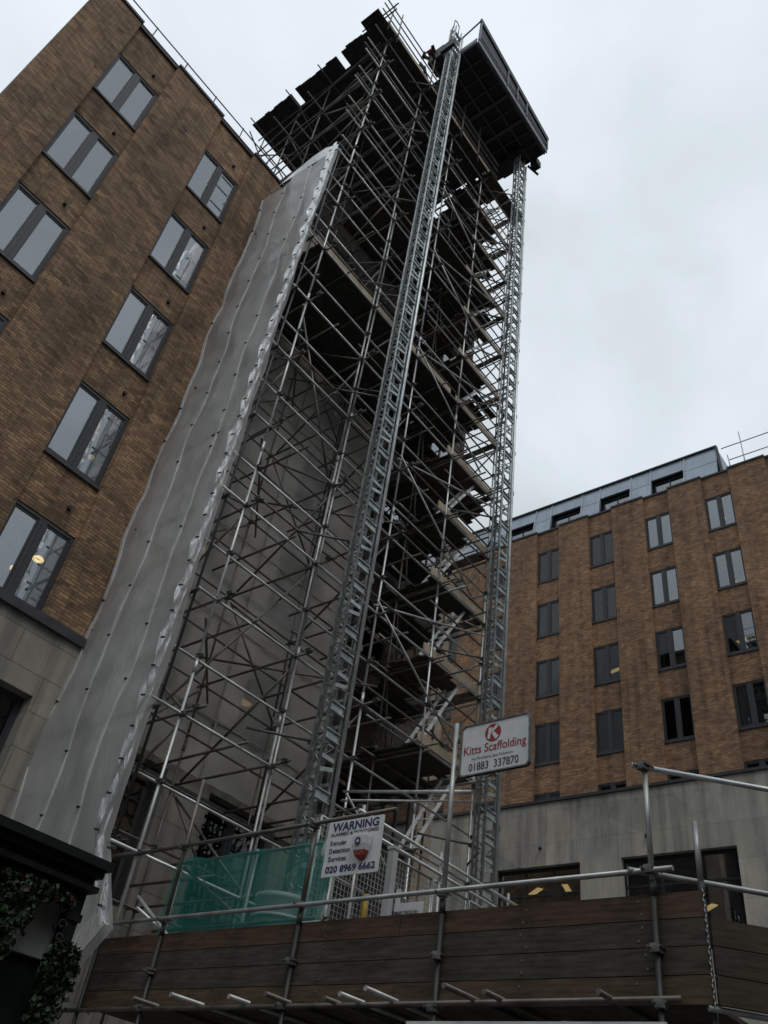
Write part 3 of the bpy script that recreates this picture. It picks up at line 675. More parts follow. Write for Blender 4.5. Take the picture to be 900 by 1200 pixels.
# ------------------------------------------------------------------ hoist masts and platform
def mast(x, y, z0, z1, label, rail):
    t = thing('hoist_mast', label, 'mast', (x, y, z0), 0, 'lattice masts of the platform hoist')
    h = .17; hy = .12
    for sx_, sy in ((-h,-hy), (-h,hy), (h,hy), (h,-hy)): MB().tube((x+sx_,y+sy,z0), (x+sx_,y+sy,z1), .028).build('corner_tube', 'hoist', t)
    L_ = MB(); n = int((z1-z0)/.5)
    for i in range(n):
        z = z0+.5*i
        if i % 3 < 2:
            L_.box(x-h,x+h,y-hy-.012,y-hy+.004,z-.07,z+.07); L_.beam((x-h,y-hy-.02,z-.08), (x+h,y-hy-.02,z-.08), .05, .02); L_.beam((x-h,y-hy-.02,z+.08), (x+h,y-hy-.02,z+.08), .05, .02)
        else:
            L_.beam((x-h,y-hy,z+.12), (x+h,y-hy,z+.12), .03, .07); L_.beam((x-h,y-hy,z-.12), (x+h,y-hy,z-.02), .03, .07)
        L_.beam((x-h,y+hy,z), (x+h,y+hy,z), .025, .035)
        L_.beam((x-h,y-hy,z+.25), (x-h,y+hy,z+.25), .025, .06); L_.beam((x+h,y-hy,z+.25), (x+h,y+hy,z+.25), .025, .06)
        L_.tube((x-h,y-hy,z), (x-h,y+hy,z+.25), .012, 5); L_.tube((x-h,y+hy,z+.25), (x-h,y-hy,z+.5), .012, 5)
        if i % 3 == 2: L_.tube((x-h,y+hy,z), (x+h,y-hy,z+.4), .013, 5); L_.tube((x-h,y-hy,z), (x+h,y+hy,z+.4), .013, 5)
    L_.build('lattice', 'hoist', t)
    MB().box(x-h-.06,x-h-.03,y-.02,y+.02,z0,z1).build('rack', 'coupler', t)
    MB().tube((x+rail,y-hy-.03,z0), (x+rail,y-hy-.03,z1-.4), .038).build('guide_rail', 'galv_new', t)
    for k, z in enumerate([7.6,11.8,16.0,20.2,24.4,28.6,32.0]):
        if z < z1-1:
            m = MB(); m.tube((x-h,y+h,z), (x-.9,YF,z+.05), .024); m.tube((x+h,y+h,z), (x+.9,YF,z+.05), .024); m.beam((x-h,y+h+.03,z), (x+h,y+h+.03,z), .06, .08); m.build('wall_tie', 'coupler', t)
    b = MB(); b.box(-.03,.045,-.04,.05,0,.12); bm_ = bpy.data.meshes.new('rail_bracket'); bm_.from_pydata(b.v, [], b.f); bm_.materials.append(M['coupler'])
    for i in range(int((z1-z0)/1.5)): inst('rail_bracket', bm_, t, (x+rail+.045, y-hy, z0+1.5*i+.3))
    MB().box(x-.7,x+.7,y-.6,y+.6,z0-.1,z0-.002).build('base_plate', 'coupler', t)
    return t
m1 = mast(9.38, 9.4, 3.2, 36.9, 'galvanised lattice hoist mast standing in front of the scaffold, nearer the camera', .26)
m2 = mast(14.2, 9.4, 3.2, 34.8, 'galvanised lattice hoist mast at the right end of the scaffold, against the sky', .25)
MB().tube((9.2,9.4,36.9), (9.2,9.4,37.6), .02).tube((9.5,9.4,36.9), (9.5,9.4,37.6), .02).tube((9.2,9.4,37.6), (9.35,9.4,37.75), .02).tube((9.35,9.4,37.75), (9.5,9.4,37.6), .02).build('top_hoop', 'plat_rail', m1)
for s, z in ((-.0, 11.), (0, 21.)):
    MB().tube((9.5,9.7,z), (11.0,YF,z+.2)).build('wall_tie', 'old', m1)
tag(MB().tube((8.9,9.9,27.9), (12.0,9.9,27.9)).build('tie_tube', 'coupler'), 'single dark tie tube crossing behind the left hoist mast high up', 'tube')
PF = thing('hoist_platform', 'black steel hoist platform with pale edge beam held high between the lattice masts', 'platform', (12, 9.5, 35))
px0, px1, py0, py1, pz = 9.62, 14.65, 8.5, 10.35, 35.0
PF_d = MB(); PF_d.box(px0, px1, py0, py1, pz+.12, pz+.16); PF_d.build('deck_panel', 'plat', PF)
fr = MB()
for y in (py0+.03, py0+.62, py0+1.24, py1-.03): fr.beam((px0,y,pz+.05), (px1,y,pz+.05), .06, .13)
for i in range(10):
    x = px0+.03+(px1-px0-.06)*i/9; w = .12 if i in (4, 6) else .045
    fr.beam((x,py0,pz+.07 if w < .1 else pz+.0), (x,py1,pz+.07 if w < .1 else pz+.0), w, .08)
fr.build('underframe', 'plat_frame', PF)
MB().beam((px0,py0-.06,pz+.10), (px1,py0-.06,pz+.10), .05, .24).build('edge_beam', 'plat_rail', PF)
def gz(x): return pz+1.95-(x-px0)*.17
g = MB(); yo = py0-.09
g.beam((px0-.05,yo,gz(px0)), (px1+.05,yo,gz(px1)), .05, .34); g.build('top_guard', 'black', PF)
g = MB(); g.add([(px0,yo+.03,pz+.26),(px1,yo+.03,pz+.26),(px1,yo+.03,gz(px1)-.1),(px0,yo+.03,gz(px0)-.1),(px0,yo+.045,pz+.26),(px1,yo+.045,pz+.26),(px1,yo+.045,gz(px1)-.1),(px0,yo+.045,gz(px0)-.1)], [(0,1,2,3),(7,6,5,4),(0,4,5,1),(1,5,6,2),(2,6,7,3),(3,7,4,0)]); g.build('side_mesh', 'black', PF)
for x in (px0+.02, 11.6, 12.3, 13.0, px1-.03): MB().beam((x,yo-.01,pz+.22), (x,yo-.01,gz(x)-.1), .05, .05, (0,1,0)).build('guard_post', 'plat_rail', PF)
MB().beam((px0,yo-.015,pz+.62), (px1,yo-.015,pz+.55), .03, .05).build('guard_rail', 'plat_rail', PF)
for x in (px0, px1):
    MB().beam((x,py0-.06,gz(x)), (x,py1,pz+1.1), .05, .05).beam((x,py0,pz+.3), (x,py1,pz+.3), .03, .3).beam((x,py1,pz), (x,py1,pz+1.1), .05, .05).build('end_guard', 'plat_rail' if x < 12 else 'black', PF)
for x in (9.4, 14.2): MB().box(x-.3, x+.3, 9.66, 10.3, pz-.35, pz+.5).box(x-.36,x-.25,9.1,9.7,pz-.3,pz+.2).build('drive_unit', 'black', PF)
MB().box(px1+.03, px1+.35, 8.9, 9.2, pz-.15, pz+.25).tube((px1,9.3,pz-.1), (px1+.5,9.1,pz-.25), .05).build('motor', 'black', PF)
m = MB()
for i in range(6): m.box(9.9+i*.78, 10.675+i*.78, py1+.012, py1+.62+j(.08), pz-.02+j(.012), pz+.03)
m.build('extension_boards', 'plat', PF)
for y in (9.9, 10.3): pass
tp = MB(); gg = [[(8.95+.07*i, 10.0+.07*k, pz+.45+.04*math.sin(i*2+k)+.03*k) for i in range(8)] for k in range(6)]
tp.add([p for r in gg for p in r]+[(p[0],p[1],p[2]-.12) for r in gg for p in r], [(a*8+b, a*8+b+1, (a+1)*8+b+1, (a+1)*8+b) for a in range(5) for b in range(7)]+[(48+a*8+b, 48+(a+1)*8+b, 48+(a+1)*8+b+1, 48+a*8+b+1) for a in range(5) for b in range(7)]+[(b, 48+b, 49+b, b+1) for b in range(7)]+[(8*a, 8*a+8, 56+8*a, 48+8*a) for a in range(5)], True)
tag(tp.build('red_tarpaulin', 'redtarp'), 'faded red tarpaulin bundled on the left end of the high hoist platform', 'tarpaulin')
rb = MB()
for i in range(9):
    x = 8.75+rnd.random()*.6; y = 9.8+rnd.random()*.8; z = pz-.7+rnd.random()*.9; rb.beam((x,y,z), (x+.5*rnd.random()+.1,y+.3*j(1),z+.2*j(1)), .12, .05)
tag(rb.build('timber_offcuts', 'wood_dark'), 'loose dark timber offcuts piled at the left end of the high hoist platform', 'timber')

# ------------------------------------------------------------------ gantry in front with timber hoarding
GX = 7.1
GA = thing('scaffold_gantry', 'low scaffold gantry faced with dark weathered boards in front of the tower', 'scaffold', (GX, 6.5, 0))
HB = GX-.06
nb_ = MB().box(-.006,0,-.009,.009,-.009,.009); nail_me = bpy.data.meshes.new('nail_head'); nail_me.from_pydata(nb_.v, [], nb_.f); nail_me.materials.append(M['coupler'])
def boards(p0, p1, z0, n, cuts, mats, hb=.2):
    p0 = Vector(p0); p1 = Vector(p1); d = p1-p0
    for r in range(n):
        cc = [0]+[c+j(.0) for c in cuts[r % len(cuts)]]+[1]
        for a, b in zip(cc, cc[1:]):
            zz = z0+r*hb
            A = p0+d*a+Vector((0,0,zz+hb/2)); B = p0+d*(b-.0008)+Vector((0,0,zz+hb/2))
            MB().beam(A, B, .038, hb-.007).build('board', mats[r % len(mats)], GA)
boards((HB,10.42,0), (HB,2.58,0), 3.2, 4, [(.46,), (.45,), (.45,), (.36,.62)], ['board_b', 'board_a', 'board_a', 'board_c']) if False else None
def board_mat(name, c, v=.35):
    m, nt, b = mat(name)
    tc = N(nt, 'ShaderNodeTexCoord'); mp = N(nt, 'ShaderNodeMapping'); mp.inputs['Scale'].default_value = (1.2,1.2,14)
    nt.links.new(tc.outputs['Object'], mp.inputs[0])
    n = N(nt, 'ShaderNodeTexNoise'); n.inputs['Scale'].default_value = 2.; n.inputs['Detail'].default_value = 9; n.inputs['Roughness'].default_value = .7; nt.links.new(mp.outputs[0], n.inputs['Vector'])
    n2 = N(nt, 'ShaderNodeTexNoise'); n2.inputs['Scale'].default_value = 1.6; n2.inputs['Detail'].default_value = 5; nt.links.new(tc.outputs['Object'], n2.inputs['Vector'])
    r = ramp(nt, n.outputs[0], [(.3, [x*(1-v) for x in c]), (.7, [x*(1+v) for x in c])])
    r2 = ramp(nt, n2.outputs[0], [(.3, (.6,.6,.62)), (.5, (1,1,1)), (.75, (1.25,1.15,1.05))])
    mx = N(nt, 'ShaderNodeMix', data_type='RGBA', blend_type='MULTIPLY'); mx.inputs[0].default_value = 1
    nt.links.new(r.outputs[0], mx.inputs[6]); nt.links.new(r2.outputs[0], mx.inputs[7]); nt.links.new(mx.outputs[2], b.inputs['Base Color'])
    b.inputs['Roughness'].default_value = .7; b.inputs['Specular IOR Level'].default_value = .2
    bp = N(nt, 'ShaderNodeBump'); bp.inputs['Strength'].default_value = .3; bp.inputs['Distance'].default_value = .004
    nt.links.new(n.outputs[0], bp.inputs['Height']); nt.links.new(bp.outputs[0], b.inputs['Normal'])
    M[name] = m
board_mat('board_a', (.070,.060,.048), .6); board_mat('board_b', (.095,.068,.044), .6); board_mat('board_c', (.098,.062,.044), .6); board_mat('board_d', (.085,.07,.052))
boards((HB,10.45,0), (HB,2.56,0), 3.22, 4, [(.30,.62), (.44,), (.44,), (.44,.62)], ['board_b', 'board_a', 'board_a', 'board_c'], .203)
dv = Vector((.7071,-.7071,0)); pc = Vector((HB+.01,2.535,0))
boards(pc, pc+dv*3.6, 3.22, 3, [(.7,), (.55,), (.7,)], ['board_d', 'board_a', 'board_d'], .203)
for y in (10.1, 8.4, 6.55, 4.2, 3.1):
    for q in range(4):
        for d_ in (.05, .15):
            inst('nail_head', nail_me, GA, (HB-.0195, y+j(.05), 3.22+.203*q+d_), 0)
m = MB()                                         # wire lacing down the corner
for i in range(22):
    z = 3.2+i*.038; m.tube((HB-.03+.008*(i % 2),2.545+.012*((i+1) % 2),z), (HB-.03+.008*((i+1) % 2),2.545+.012*(i % 2),z+.04), .005, 5)
m.build('lacing_wire', 'galv', GA)
for y, z1, m_ in ((9.15,5.95,'old'), (6.9,5.15,'old'), (5.05,5.95,'galv'), (2.95,5.15,'galv'), (2.6,4.62,'galv'), (10.36,4.2,'old')):
    x = GX-.12 if y in (2.95,) else (GX-.03-.08 if y not in (2.6,) else GX+.02)
    MB().tube((x,y,0.004+(.126 if y > 3.6 else 0)), (x,y,4.1), .0255).tube((x,y,4.0), (x,y,4.12), .031).build('post', 'tube_dark', GA)  # lower length takes the darker tube colour
    if z1 > 4.3: MB().tube((x,y,4.121), (x,y,z1), .0255).build('post', m_, GA)
XR = GX-.165
MB().tube((XR,11.0,4.17), (XR,2.75,4.19), .0245).build('rail', 'galv', GA)
MB().tube((XR,10.75,5.03), (XR,5.7,5.07), .0245).build('rail', 'old', GA)
MB().tube((GX-.17,3.05,5.12), Vector((GX-.17,3.05,5.12))+dv*3.4, .0245).build('rail', 'galv_new', GA)
MB().tube((GX-.2,3.12,4.2), Vector((GX-.2,3.12,4.2))+dv*3.6, .0245).build('rail', 'galv', GA)
MB().tube((GX-.13,11.3,3.2), (GX-.13,2.78,3.25), .0245).build('ledger', 'old', GA)
MB().tube((GX-.1,3.8,3.09), (GX+.0,3.1,3.09), .02).build('ledger', 'galv_new', GA)
MB().beam((GX-.16,5.3,3.075), (GX-.16,2.9,3.075), .03, .03).build('ledger', 'white', GA)
MB().tube(pc+Vector((.05,0,3.2))-dv*.1, pc+Vector((.05,0,3.2))+dv*3.5, .0245).build('ledger', 'galv', GA)
for x0, y in ((6.6,8.15), (6.78,7.45), (6.7,6.85), (6.72,5.9), (6.6,5.5), (6.55,4.62), (6.75,4.35), (6.8,3.35), (6.85,6.2), (6.7,8.9)):
    MB().tube((x0-.05,y,3.26+j(.01)), (9.3,y+j(.05),3.26+j(.01)), .0245).build('transom', 'old' if rnd.random() < .75 else 'galv', GA)
for y in (9.15, 6.9, 5.05, 2.95):
    for z in (3.22, 3.62, 4.18):
        inst('coupler', cme, GA, (GX-.13, y, z+j(.02)), PI/2+j(.3))
for y, z in ((9.15,5.04), (6.9,5.05), (2.95,5.1), (2.95,4.2)): inst('coupler', cme, GA, (GX-.15, y, z), PI/2+j(.3))
# gantry floor and rails running back to the hoist
m = MB()
for i in range(34): m.box(GX+.02, 15.3+j(.1), 2.7+i*.232, 2.7+i*.232+.225, 3.29, 3.33)
m.build('deck', 'wood_old', GA)
for x, y in ((11,3.1),(15,3.1),(11,8.2),(15,8.2)): MB().tube((x,y,.135 if y > 3.6 else .004), (x,y,3.28)).build('post', 'old', GA)
for z in (5.9, 6.12): MB().tube((8.9,8.0,z), (15.0,8.0,z-.02), .026).build('rail', 'galv_new', GA)
MB().tube((8.9,8.06,4.4), (15.0,8.06,4.4)).build('rail', 'galv', GA)
for x in (9.05, 11.0, 13.0, 15.0): MB().tube((x,8.05,3.34), (x,8.05,6.25)).build('post', 'galv', GA)
MB().tube((7.25,10.2,4.6), (7.25,8.6,3.6)).tube((7.35,10.3,4.5), (9.3,10.2,3.9)).tube((7.2,10.0,3.9), (8.6,9.9,4.3)).build('brace', 'galv_new', GA)

# weldmesh panels round the hoist base
def mesh_panel(x0, x1, y, z0, z1, label):
    t = thing('mesh_panel', label, 'mesh panel', ((x0+x1)/2, y, z0), 0, 'weldmesh panels round the hoist base')
    f = MB(); f.tube((x0,y,z0), (x0,y,z1), .019); f.tube((x1,y,z0), (x1,y,z1), .019); f.tube((x0,y,z0), (x1,y,z0), .019); f.tube((x0,y,z1), (x1,y,z1), .019); f.build('frame', 'galv', t)
    w = MB(); n = int((x1-x0)/.075)
    for i in range(1, n): w.beam((x0+i*.075,y,z0), (x0+i*.075,y,z1), .007, .007, (1,0,0))
    for i in range(1, int((z1-z0)/.075)): w.beam((x0,y-.006,z0+i*.075), (x1,y-.006,z0+i*.075), .007, .007)
    w.build('wire_mesh', 'galv', t)
for i, (a, b) in enumerate(((8.3,9.9), (9.95,10.9), (10.95,11.9), (11.95,13.0))):
    mesh_panel(a, b, 8.12, 3.4, 5.82, ['wide weldmesh panel directly behind the white warning sign', 'narrow weldmesh panel, second from the warning sign', 'weldmesh panel, third from the warning sign', 'weldmesh panel furthest from the warning sign, under the bright double rail'][i])
# green net on its tube frame
GN = thing('green_net', 'green debris net stretched on a tube frame behind the hoarding', 'net', (7.8, 8.9, 3.35))
m = MB(); ny, nz = 40, 20
def gp(i, k):
    y = 10.3-(10.3-7.35)*i/ny; z = 3.4+(5.25-3.4)*k/nz
    return (7.8+.05*noise.noise(Vector((y*1.5, z*1.5, 3)))+.02*math.sin(y*9+z*3), y, z+.03*math.sin(i*.4)*(k == nz))
m.add([gp(i, k) for k in range(nz+1) for i in range(ny+1)], [(k*(ny+1)+i, k*(ny+1)+i+1, (k+1)*(ny+1)+i+1, (k+1)*(ny+1)+i) for k in range(nz) for i in range(ny)], True)
m.build('net', 'green', GN)
m = MB(); m.add([(7.82+.06*math.sin(k*.6),7.36+.03*math.sin(k*1.1)+s*.12,3.4+1.85*k/20) for k in range(21) for s in (0,1)], [(2*k,2*k+1,2*k+3,2*k+2) for k in range(20)], True); m.build('net_edge', 'green', GN)
for z in (5.24, 4.35): MB().tube((7.86,10.5,z), (7.86,7.3,z)).build('frame_tube', 'old', GN)
for y in (10.3, 8.8, 7.4): MB().tube((7.9,y,3.34), (7.9,y,5.3)).build('frame_tube', 'galv', GN)
MB().tube((7.9,10.25,5.2), (7.9,8.8,4.4)).build('frame_tube', 'old', GN)
bk = thing('water_butt', 'pale round plastic butt seen dimly through the green net', 'container', (8.5, 8.75, 3.34))
MB().lathe([(0,0),(.30,0),(.34,.6),(.36,1.42),(.38,1.44),(.38,1.5),(.34,1.5),(.30,1.3),(0,1.28)], 28, (8.5,8.75,3.34)).build('body', 'grey', bk)
MB().lathe([(.37,1.2),(.385,1.2),(.385,1.24),(.37,1.24)], 28, (8.5,8.75,3.34)).build('hoop', 'white', bk)
bx = thing('switch_box', 'small pale box with a dark round hole behind the right edge of the green net', 'box', (7.55, 7.22, 3.35))
MB().box(7.5,7.62,7.1,7.36,3.9,4.2).box(7.54,7.58,7.2,7.26,3.335,3.9).build('case', 'white', bx)
o = MB().lathe([(0,0),(.06,0),(.06,.012),(0,.012)], 20).build('round_hole', 'ink', None, local=True); put(o, bx, (7.498,7.23,4.08), 0); o.rotation_euler = (0,-PI/2,0)

# ------------------------------------------------------------------ signs
def text_mesh(s, width=None, height=None, bold=0., kern=1.):
    cu = bpy.data.curves.new('t', 'FONT'); cu.body = s; cu.size = 1; cu.offset = bold; cu.extrude = 0.; cu.space_character = kern; cu.resolution_u = 4
    o = bpy.data.objects.new('t', cu); C.objects.link(o); bpy.context.view_layer.update()
    me = bpy.data.meshes.new_from_object(o); C.objects.unlink(o); bpy.data.objects.remove(o)
    xs = [v.co.x for v in me.vertices]; ys = [v.co.y for v in me.vertices]
    x0, x1, y0, y1 = min(xs), max(xs), min(ys), max(ys)
    fx = width/(x1-x0); fy = height/(y1-y0) if height else fx
    return [((v.co.x-x0)*fx, (v.co.y-y0)*fy) for v in me.vertices], [tuple(p.vertices) for p in me.polygons]
def lettering(parent, name, s, x, z, w, h, m, loc, rot, d=-.004, bold=0., kern=1.):
    vs, fs = text_mesh(s, w, h, bold, kern)
    mb = MB().add([(a+x, d, b+z) for a, b in vs], fs)
    o = mb.build(name, m, None, local=True); put(o, parent, loc, rot); return o
def rrect(w, h, r, n=6):
    pts = []
    for cx_, cz, a0 in ((w-r, h-r, 0), (r, h-r, 90), (r, r, 180), (w-r, r, 270)):
        for i in range(n+1):
            a = math.radians(a0+90*i/n); pts.append((cx_+r*math.cos(a), cz+r*math.sin(a)))
    return pts
def local(mb, name, m, parent, loc, rot):
    o = mb.build(name, m, None, local=True); put(o, parent, loc, rot); return o
kl = Vector((6.97, 4.96, 5.31)); kr = -PI/2-.02; KW, KH = .85, .575
KS = thing('scaffolding_sign', 'white company sign with a red round emblem clamped to the tall gantry post', 'sign', kl, kr)
local(MB().poly(rrect(KW, KH, .05), 0, .02), 'panel', 'white', KS, kl, kr)
fr = MB(); P0 = rrect(KW, KH, .05); P1 = [(x*(KW-.03)/KW+.015, z*(KH-.03)/KH+.015) for x, z in P0]; n = len(P0)
fr.add([(x,-.012,z) for x, z in P0]+[(x,-.012,z) for x, z in P1]+[(x,.03,z) for x, z in P0]+[(x,-.001,z) for x, z in P1],
       [(i,n+i,n+(i+1) % n,(i+1) % n) for i in range(n)]+[(i,(i+1) % n,2*n+(i+1) % n,2*n+i) for i in range(n)]+[(n+i,3*n+i,3*n+(i+1) % n,n+(i+1) % n) for i in range(n)])
local(fr, 'rim', 'coupler', KS, kl, kr)
cxk, czk, rk = .40, .435, .098
disc = MB().add([(cxk+rk*math.cos(2*PI*i/36), -.004, czk+rk*math.sin(2*PI*i/36)) for i in range(36)], [tuple(range(36))])
em = local(disc, 'emblem', 'red', KS, kl, kr)
K = MB()
for q in ([(-.052,.058),(-.018,.064),(-.034,-.072),(-.066,-.058)], [(-.035,-.002),(-.012,-.012),(.07,.066),(.036,.082)], [(-.03,.008),(.002,.02),(.075,-.052),(.04,-.086)]):
    K.add([(cxk+a, -.007, czk+b) for a, b in q], [(0,1,2,3)])
K.add([(cxk+a, -.0085, czk+b) for a, b in ((-.055,.0),(-.02,-.004),(.0,.05),(-.012,.052))], [(0,1,2,3)])
local(K, 'emblem_letter', 'white', em, kl, kr)
lettering(KS, 'lettering', 'Kitts Scaffolding', .045, .205, .76, .125, 'red', kl, kr, bold=.006)
lettering(KS, 'lettering', 'No Problems, Just Solutions', .15, .155, .50, .040, 'ink', kl, kr)
lettering(KS, 'lettering', '01883  337870', .12, .048, .60, .085, 'ink', kl, kr, bold=.006)
local(MB().box(-.07,.02,.022,.05,.12,.16).box(-.07,.02,.022,.05,.42,.46), 'clamp', 'coupler', KS, kl, kr)

wl = Vector((6.86, 6.57, 4.41)); wr = -PI/2; WW, WH = .77, .59
WS = thing('warning_sign', 'white alarm warning sign with navy lettering hung on the gantry rail', 'sign', wl, wr)
local(MB().poly(rrect(WW, WH, .012, 2), 0, .012), 'panel', 'white', WS, wl, wr)
lettering(WS, 'lettering', 'WARNING', .06, .475, .65, .095, 'navy', wl, wr, bold=.03)
lettering(WS, 'lettering', 'ALARMED & MONITORED', .05, .425, .67, .036, 'ink', wl, wr, bold=.02)
for i, (a, b) in enumerate((('I', 'ntruder'), ('D', 'etection'), ('S', 'ervices'))):
    z = .325-.085*i
    lettering(WS, 'lettering', a, .065, z, .018 if a == 'I' else .042, .055, 'navy', wl, wr, bold=.03)
    lettering(WS, 'lettering', b, .095 if a == 'I' else .115, z, (.20,.24,.20)[i], .05, 'ink', wl, wr, bold=.02)
lettering(WS, 'lettering', '020 8969 6662', .05, .035, .68, .075, 'navy', wl, wr, bold=.03)
al = wl+R3(wr) @ Vector((.54, -.012, .135))
AB = thing('alarm_box', 'white alarm siren box with red base mounted on the warning sign', 'alarm box', al, wr)
def taper(pts):          # (z, half width, depth)
    m = MB(); vs = []
    for z, w, d in pts: vs += [(-w,0,z),(-w*.85,-d,z),(w*.85,-d,z),(w,0,z)]
    fs = [(4*k+i, 4*k+(i+1) % 4, 4*k+4+(i+1) % 4, 4*k+4+i) for k in range(len(pts)-1) for i in range(4)]
    n = len(pts)-1
    return m.add(vs, fs+[(0,3,2,1), (4*n,4*n+1,4*n+2,4*n+3)])
local(taper([(.081,.088,.065),(.14,.105,.08),(.22,.11,.085),(.25,.105,.08)]), 'cover', 'white', AB, al, wr)
local(taper([(.0,.035,.03),(.03,.065,.055),(.08,.086,.064)]), 'red_base', 'redtarp', AB, al, wr)
local(MB().box(-.085,.085,-.078,-.01,.252,.266), 'top_light', 'grey', AB, al, wr)
em2 = MB().add([(-.01+.04*math.cos(2*PI*i/20), -.0865, .165+.042*math.sin(2*PI*i/20)) for i in range(20)], [tuple(range(20))]); local(em2, 'round_badge', 'navy', AB, al, wr)
local(MB().add([(-.03,-.088,.15),(.014,-.088,.155),(-.008,-.088,.19)], [(0,1,2)]), 'badge_mark', 'white', AB, al, wr)
tag(MB().box(7.16,7.24,5.86,5.94,3.335,4.75).box(7.15,7.25,5.85,5.95,4.75,4.78).build('support_post', 'grey'), 'grey square post rising behind the warning sign', 'post')
yt = thing('yellow_sleeve', 'short yellow plastic sleeve under the warning sign', 'sleeve', (7.2, 6.2, 3.9))
MB().tube((7.2,6.2,3.9), (7.2,6.2,4.32), .03, 12).build('sleeve', 'yellow', yt); MB().tube((7.2,6.2,4.32), (7.2,6.2,4.36), .02, 8).build('cap', 'ink', yt)
jb = thing('metal_bracket', 'white metal bracket plate between the grey post and the hoarding top', 'bracket', (7.2, 5.6, 3.9))
MB().box(7.20,7.21,5.44,5.80,4.12,4.2).box(7.20,7.21,5.44,5.5,3.9,4.12).box(7.20,7.21,5.74,5.80,4.2,4.34).build('plate', 'white', jb); MB().box(7.22,7.29,5.52,5.7,3.9,4.1).build('back_box', 'grey', jb)

# ------------------------------------------------------------------ shop front at the lower left
PB = thing('pub_front', 'black painted shop front with stepped cornice at the lower left', 'building', (1, 5.6, .134))
MB().box(-4, 3.56, 5.75, 9.0, .134, 3.10).build('wall', 'pub', PB)
m = MB()
for a, b, z0, z1 in ((3.62,5.47,3.31,3.37), (3.60,5.52,3.26,3.307), (3.58,5.58,3.21,3.257), (3.61,5.54,3.17,3.207), (3.59,5.64,3.10,3.167)): m.box(-4, a, b, 9.05, z0, z1)
m.build('cornice', 'pub', PB)
m = MB(); m.box(3.49,3.585,5.63,5.748,.134,3.098); m.box(3.47,3.60,5.61,5.75,.134,.5); m.box(3.475,3.598,5.615,5.749,2.98,3.03); m.box(2.28,2.40,5.64,5.745,.134,2.948); m.build('pilaster', 'pub', PB)
MB().box(2.42, 3.48, 5.70, 5.748, 2.72, 3.06).build('pale_panel', 'pubwall', PB)
MB().box(.4, 2.26, 5.70, 5.748, 1.2, 2.93).build('pale_panel', 'pubwall', PB)
m = MB()                                          # scrolled iron bracket by the pilaster
for cx_, cz, r in ((3.43,3.03,.05), (3.45,2.93,.035), (3.35,3.05,.035), (3.46,2.85,.03)):
    for i in range(14):
        a, b = i*.42, (i+1)*.42; ra, rb_ = r*(1-i/20), r*(1-(i+1)/20)
        m.tube((cx_+ra*math.cos(a),5.6,cz+ra*math.sin(a)), (cx_+rb_*math.cos(b),5.6,cz+rb_*math.sin(b)), .009, 5)
m.beam((2.4,5.6,3.09), (3.5,5.6,3.09), .02, .02); m.build('iron_bracket', 'black', PB)
def plant(cx_, cy, cz, rx, rz, n, label, drop=.0, fl=.06):
    t = thing('hanging_basket', label, 'plant', (cx_,cy,cz), 0, 'baskets on the shop front')
    l = MB(); f = MB()
    for i in range(n):
        th = rnd.random()*2*PI; r = rnd.random()**.5; zz = rnd.uniform(-1, 1)
        k = math.sqrt(max(0, 1-zz*zz*.8))
        x = cx_+rx*r*k*math.cos(th)*(1+.3*noise.noise(Vector((th*2, zz*3, cx_)))); y = cy+.09*math.sin(th)*r; z = cz+rz*zz-(drop*rnd.random()**2 if rnd.random() < .4 else 0)
        s = rnd.uniform(.014, .034); a = Vector((rnd.uniform(-1,1), rnd.uniform(-1,1), rnd.uniform(-1,1))).normalized(); b = a.orthogonal().normalized(); c = a.cross(b)
        p = Vector((x,y,z)); (f if rnd.random() < fl else l).add([p-b*s, p+c*s*.6, p+b*s*1.2, p-c*s*.6], [(0,1,2,3)])
    l.build('foliage', 'leaf', t); f.build('flowers', 'flower', t)
    if rz > .1: MB().lathe([(0,-rz*.6),(rx*.3,-rz*.4),(rx*.4,-.01),(rx*.42,.01),(0,.0)], 14, (cx_,cy,cz)).build('basket', 'stem', t)
    MB().tube((cx_,cy,cz), (cx_,5.7,min(2.94, cz+rz+.35)), .006, 5).build('hook', 'black', t)
plant(3.02, 5.50, 2.93, .13, .12, 1300, 'leafy hanging basket below the cornice at the left edge', .2, .05)
plant(3.45, 5.46, 2.66, .13, .14, 1800, 'trailing green basket beside the black pilaster', .4, .01)
plant(3.15, 5.56, 3.08, .32, .035, 500, 'string of dull flowers along the underside of the cornice', .05, .25)

# ------------------------------------------------------------------ sky, sun
w = bpy.data.worlds.new('World'); scene.world = w; w.use_nodes = True; nt = w.node_tree
bg = nt.nodes['Background']; bg.inputs['Strength'].default_value = .1
sk = N(nt, 'ShaderNodeTexSky', sky_type='NISHITA'); sk.sun_disc = False
EL, AZ = math.radians(52), math.radians(-120)      # azimuth of the sun direction measured from +X towards +Y
sd = Vector((math.cos(EL)*math.cos(AZ), math.cos(EL)*math.sin(AZ), math.sin(EL)))
sk.sun_elevation = EL; sk.sun_rotation = math.atan2(sd.x, sd.y)
tc = N(nt, 'ShaderNodeTexCoord')
n1 = N(nt, 'ShaderNodeTexNoise'); n1.inputs['Scale'].default_value = 3.4; n1.inputs['Detail'].default_value = 6; n1.inputs['Roughness'].default_value = .52; n1.inputs['Distortion'].default_value = .3
nt.links.new(tc.outputs['Generated'], n1.inputs['Vector'])
dp = N(nt, 'ShaderNodeVectorMath', operation='DOT_PRODUCT'); bd = Vector((.1,.25,.96)).normalized(); dp.inputs[1].default_value = bd
nt.links.new(tc.outputs['Generated'], dp.inputs[0])
mr = N(nt, 'ShaderNodeMapRange'); mr.inputs['From Min'].default_value = .70; mr.inputs['From Max'].default_value = 1.0
nt.links.new(dp.outputs['Value'], mr.inputs[0])
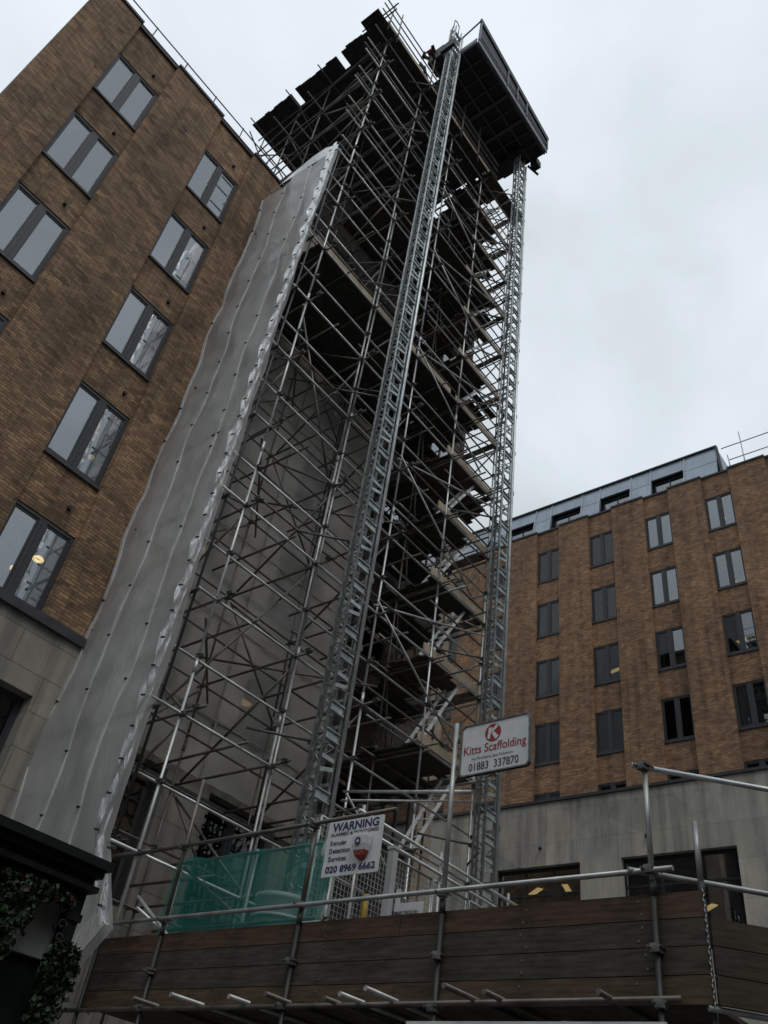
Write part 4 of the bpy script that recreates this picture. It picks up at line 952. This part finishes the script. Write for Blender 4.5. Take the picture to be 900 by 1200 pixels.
nc = N(nt, 'ShaderNodeMapRange'); nc.inputs['From Min'].default_value = .30; nc.inputs['From Max'].default_value = .70; nt.links.new(n1.outputs[0], nc.inputs[0])
ad = N(nt, 'ShaderNodeMath', operation='MULTIPLY_ADD'); ad.inputs[1].default_value = .62; nt.links.new(nc.outputs[0], ad.inputs[0]); 
ms2 = N(nt, 'ShaderNodeMath', operation='MULTIPLY'); ms2.inputs[1].default_value = .52; nt.links.new(mr.outputs[0], ms2.inputs[0]); nt.links.new(ms2.outputs[0], ad.inputs[2])
cr = ramp(nt, ad.outputs[0], [(.18, (5.2,5.7,5.95)), (.42, (6.1,6.7,7.0)), (.66, (7.0,7.6,8.2)), (.95, (7.7,8.3,9.0))])
mx = N(nt, 'ShaderNodeMix', data_type='RGBA'); mx.inputs[0].default_value = .93
sz = N(nt, 'ShaderNodeSeparateXYZ'); nt.links.new(tc.outputs['Generated'], sz.inputs[0])
hr = ramp(nt, sz.outputs[2], [(0, (.32,.32,.33)), (.35, (.62,.62,.63)), (.58, (.86,.86,.86)), (.68, (1,1,1)), (1, (1,1,1))])
hm = N(nt, 'ShaderNodeMix', data_type='RGBA', blend_type='MULTIPLY'); hm.inputs[0].default_value = 1
nt.links.new(cr.outputs[0], hm.inputs[6]); nt.links.new(hr.outputs[0], hm.inputs[7])
nt.links.new(sk.outputs[0], mx.inputs[6]); nt.links.new(hm.outputs[2], mx.inputs[7]); nt.links.new(mx.outputs[2], bg.inputs[0])
su = bpy.data.lights.new('sun', 'SUN'); su.energy = .5; su.angle = math.radians(25); su.color = (1,.97,.93)
so = bpy.data.objects.new('sun', su); C.objects.link(so); so.rotation_euler = sd.to_track_quat('Z', 'Y').to_euler()

# ------------------------------------------------------------------ camera
cam = bpy.data.cameras.new('camera'); co = bpy.data.objects.new('camera', cam); C.objects.link(co); scene.camera = co
cam.sensor_fit = 'VERTICAL'; cam.sensor_height = 36; cam.lens = 30.0; cam.clip_end = 2000; cam.clip_start = .05
Z = Vector((200,-1187,1000)).normalized(); Yv = Vector((-1476,587,1000)); Yv = (Yv-Z*Yv.dot(Z)).normalized(); Xv = Yv.cross(Z)
right = Vector((Xv[0],Yv[0],Z[0])); down = Vector((Xv[1],Yv[1],Z[1])); fwd = Vector((Xv[2],Yv[2],Z[2]))
mw = Matrix((right, -down, -fwd)).transposed().to_4x4(); mw.translation = Vector((0,0,1.65)); co.matrix_world = mw
vs = scene.view_settings; vs.view_transform = 'Standard'; vs.look = 'None'; vs.exposure = .2; vs.gamma = 1
scene.render.engine = 'CYCLES'; scene.cycles.max_bounces = 6; scene.cycles.transparent_max_bounces = 16
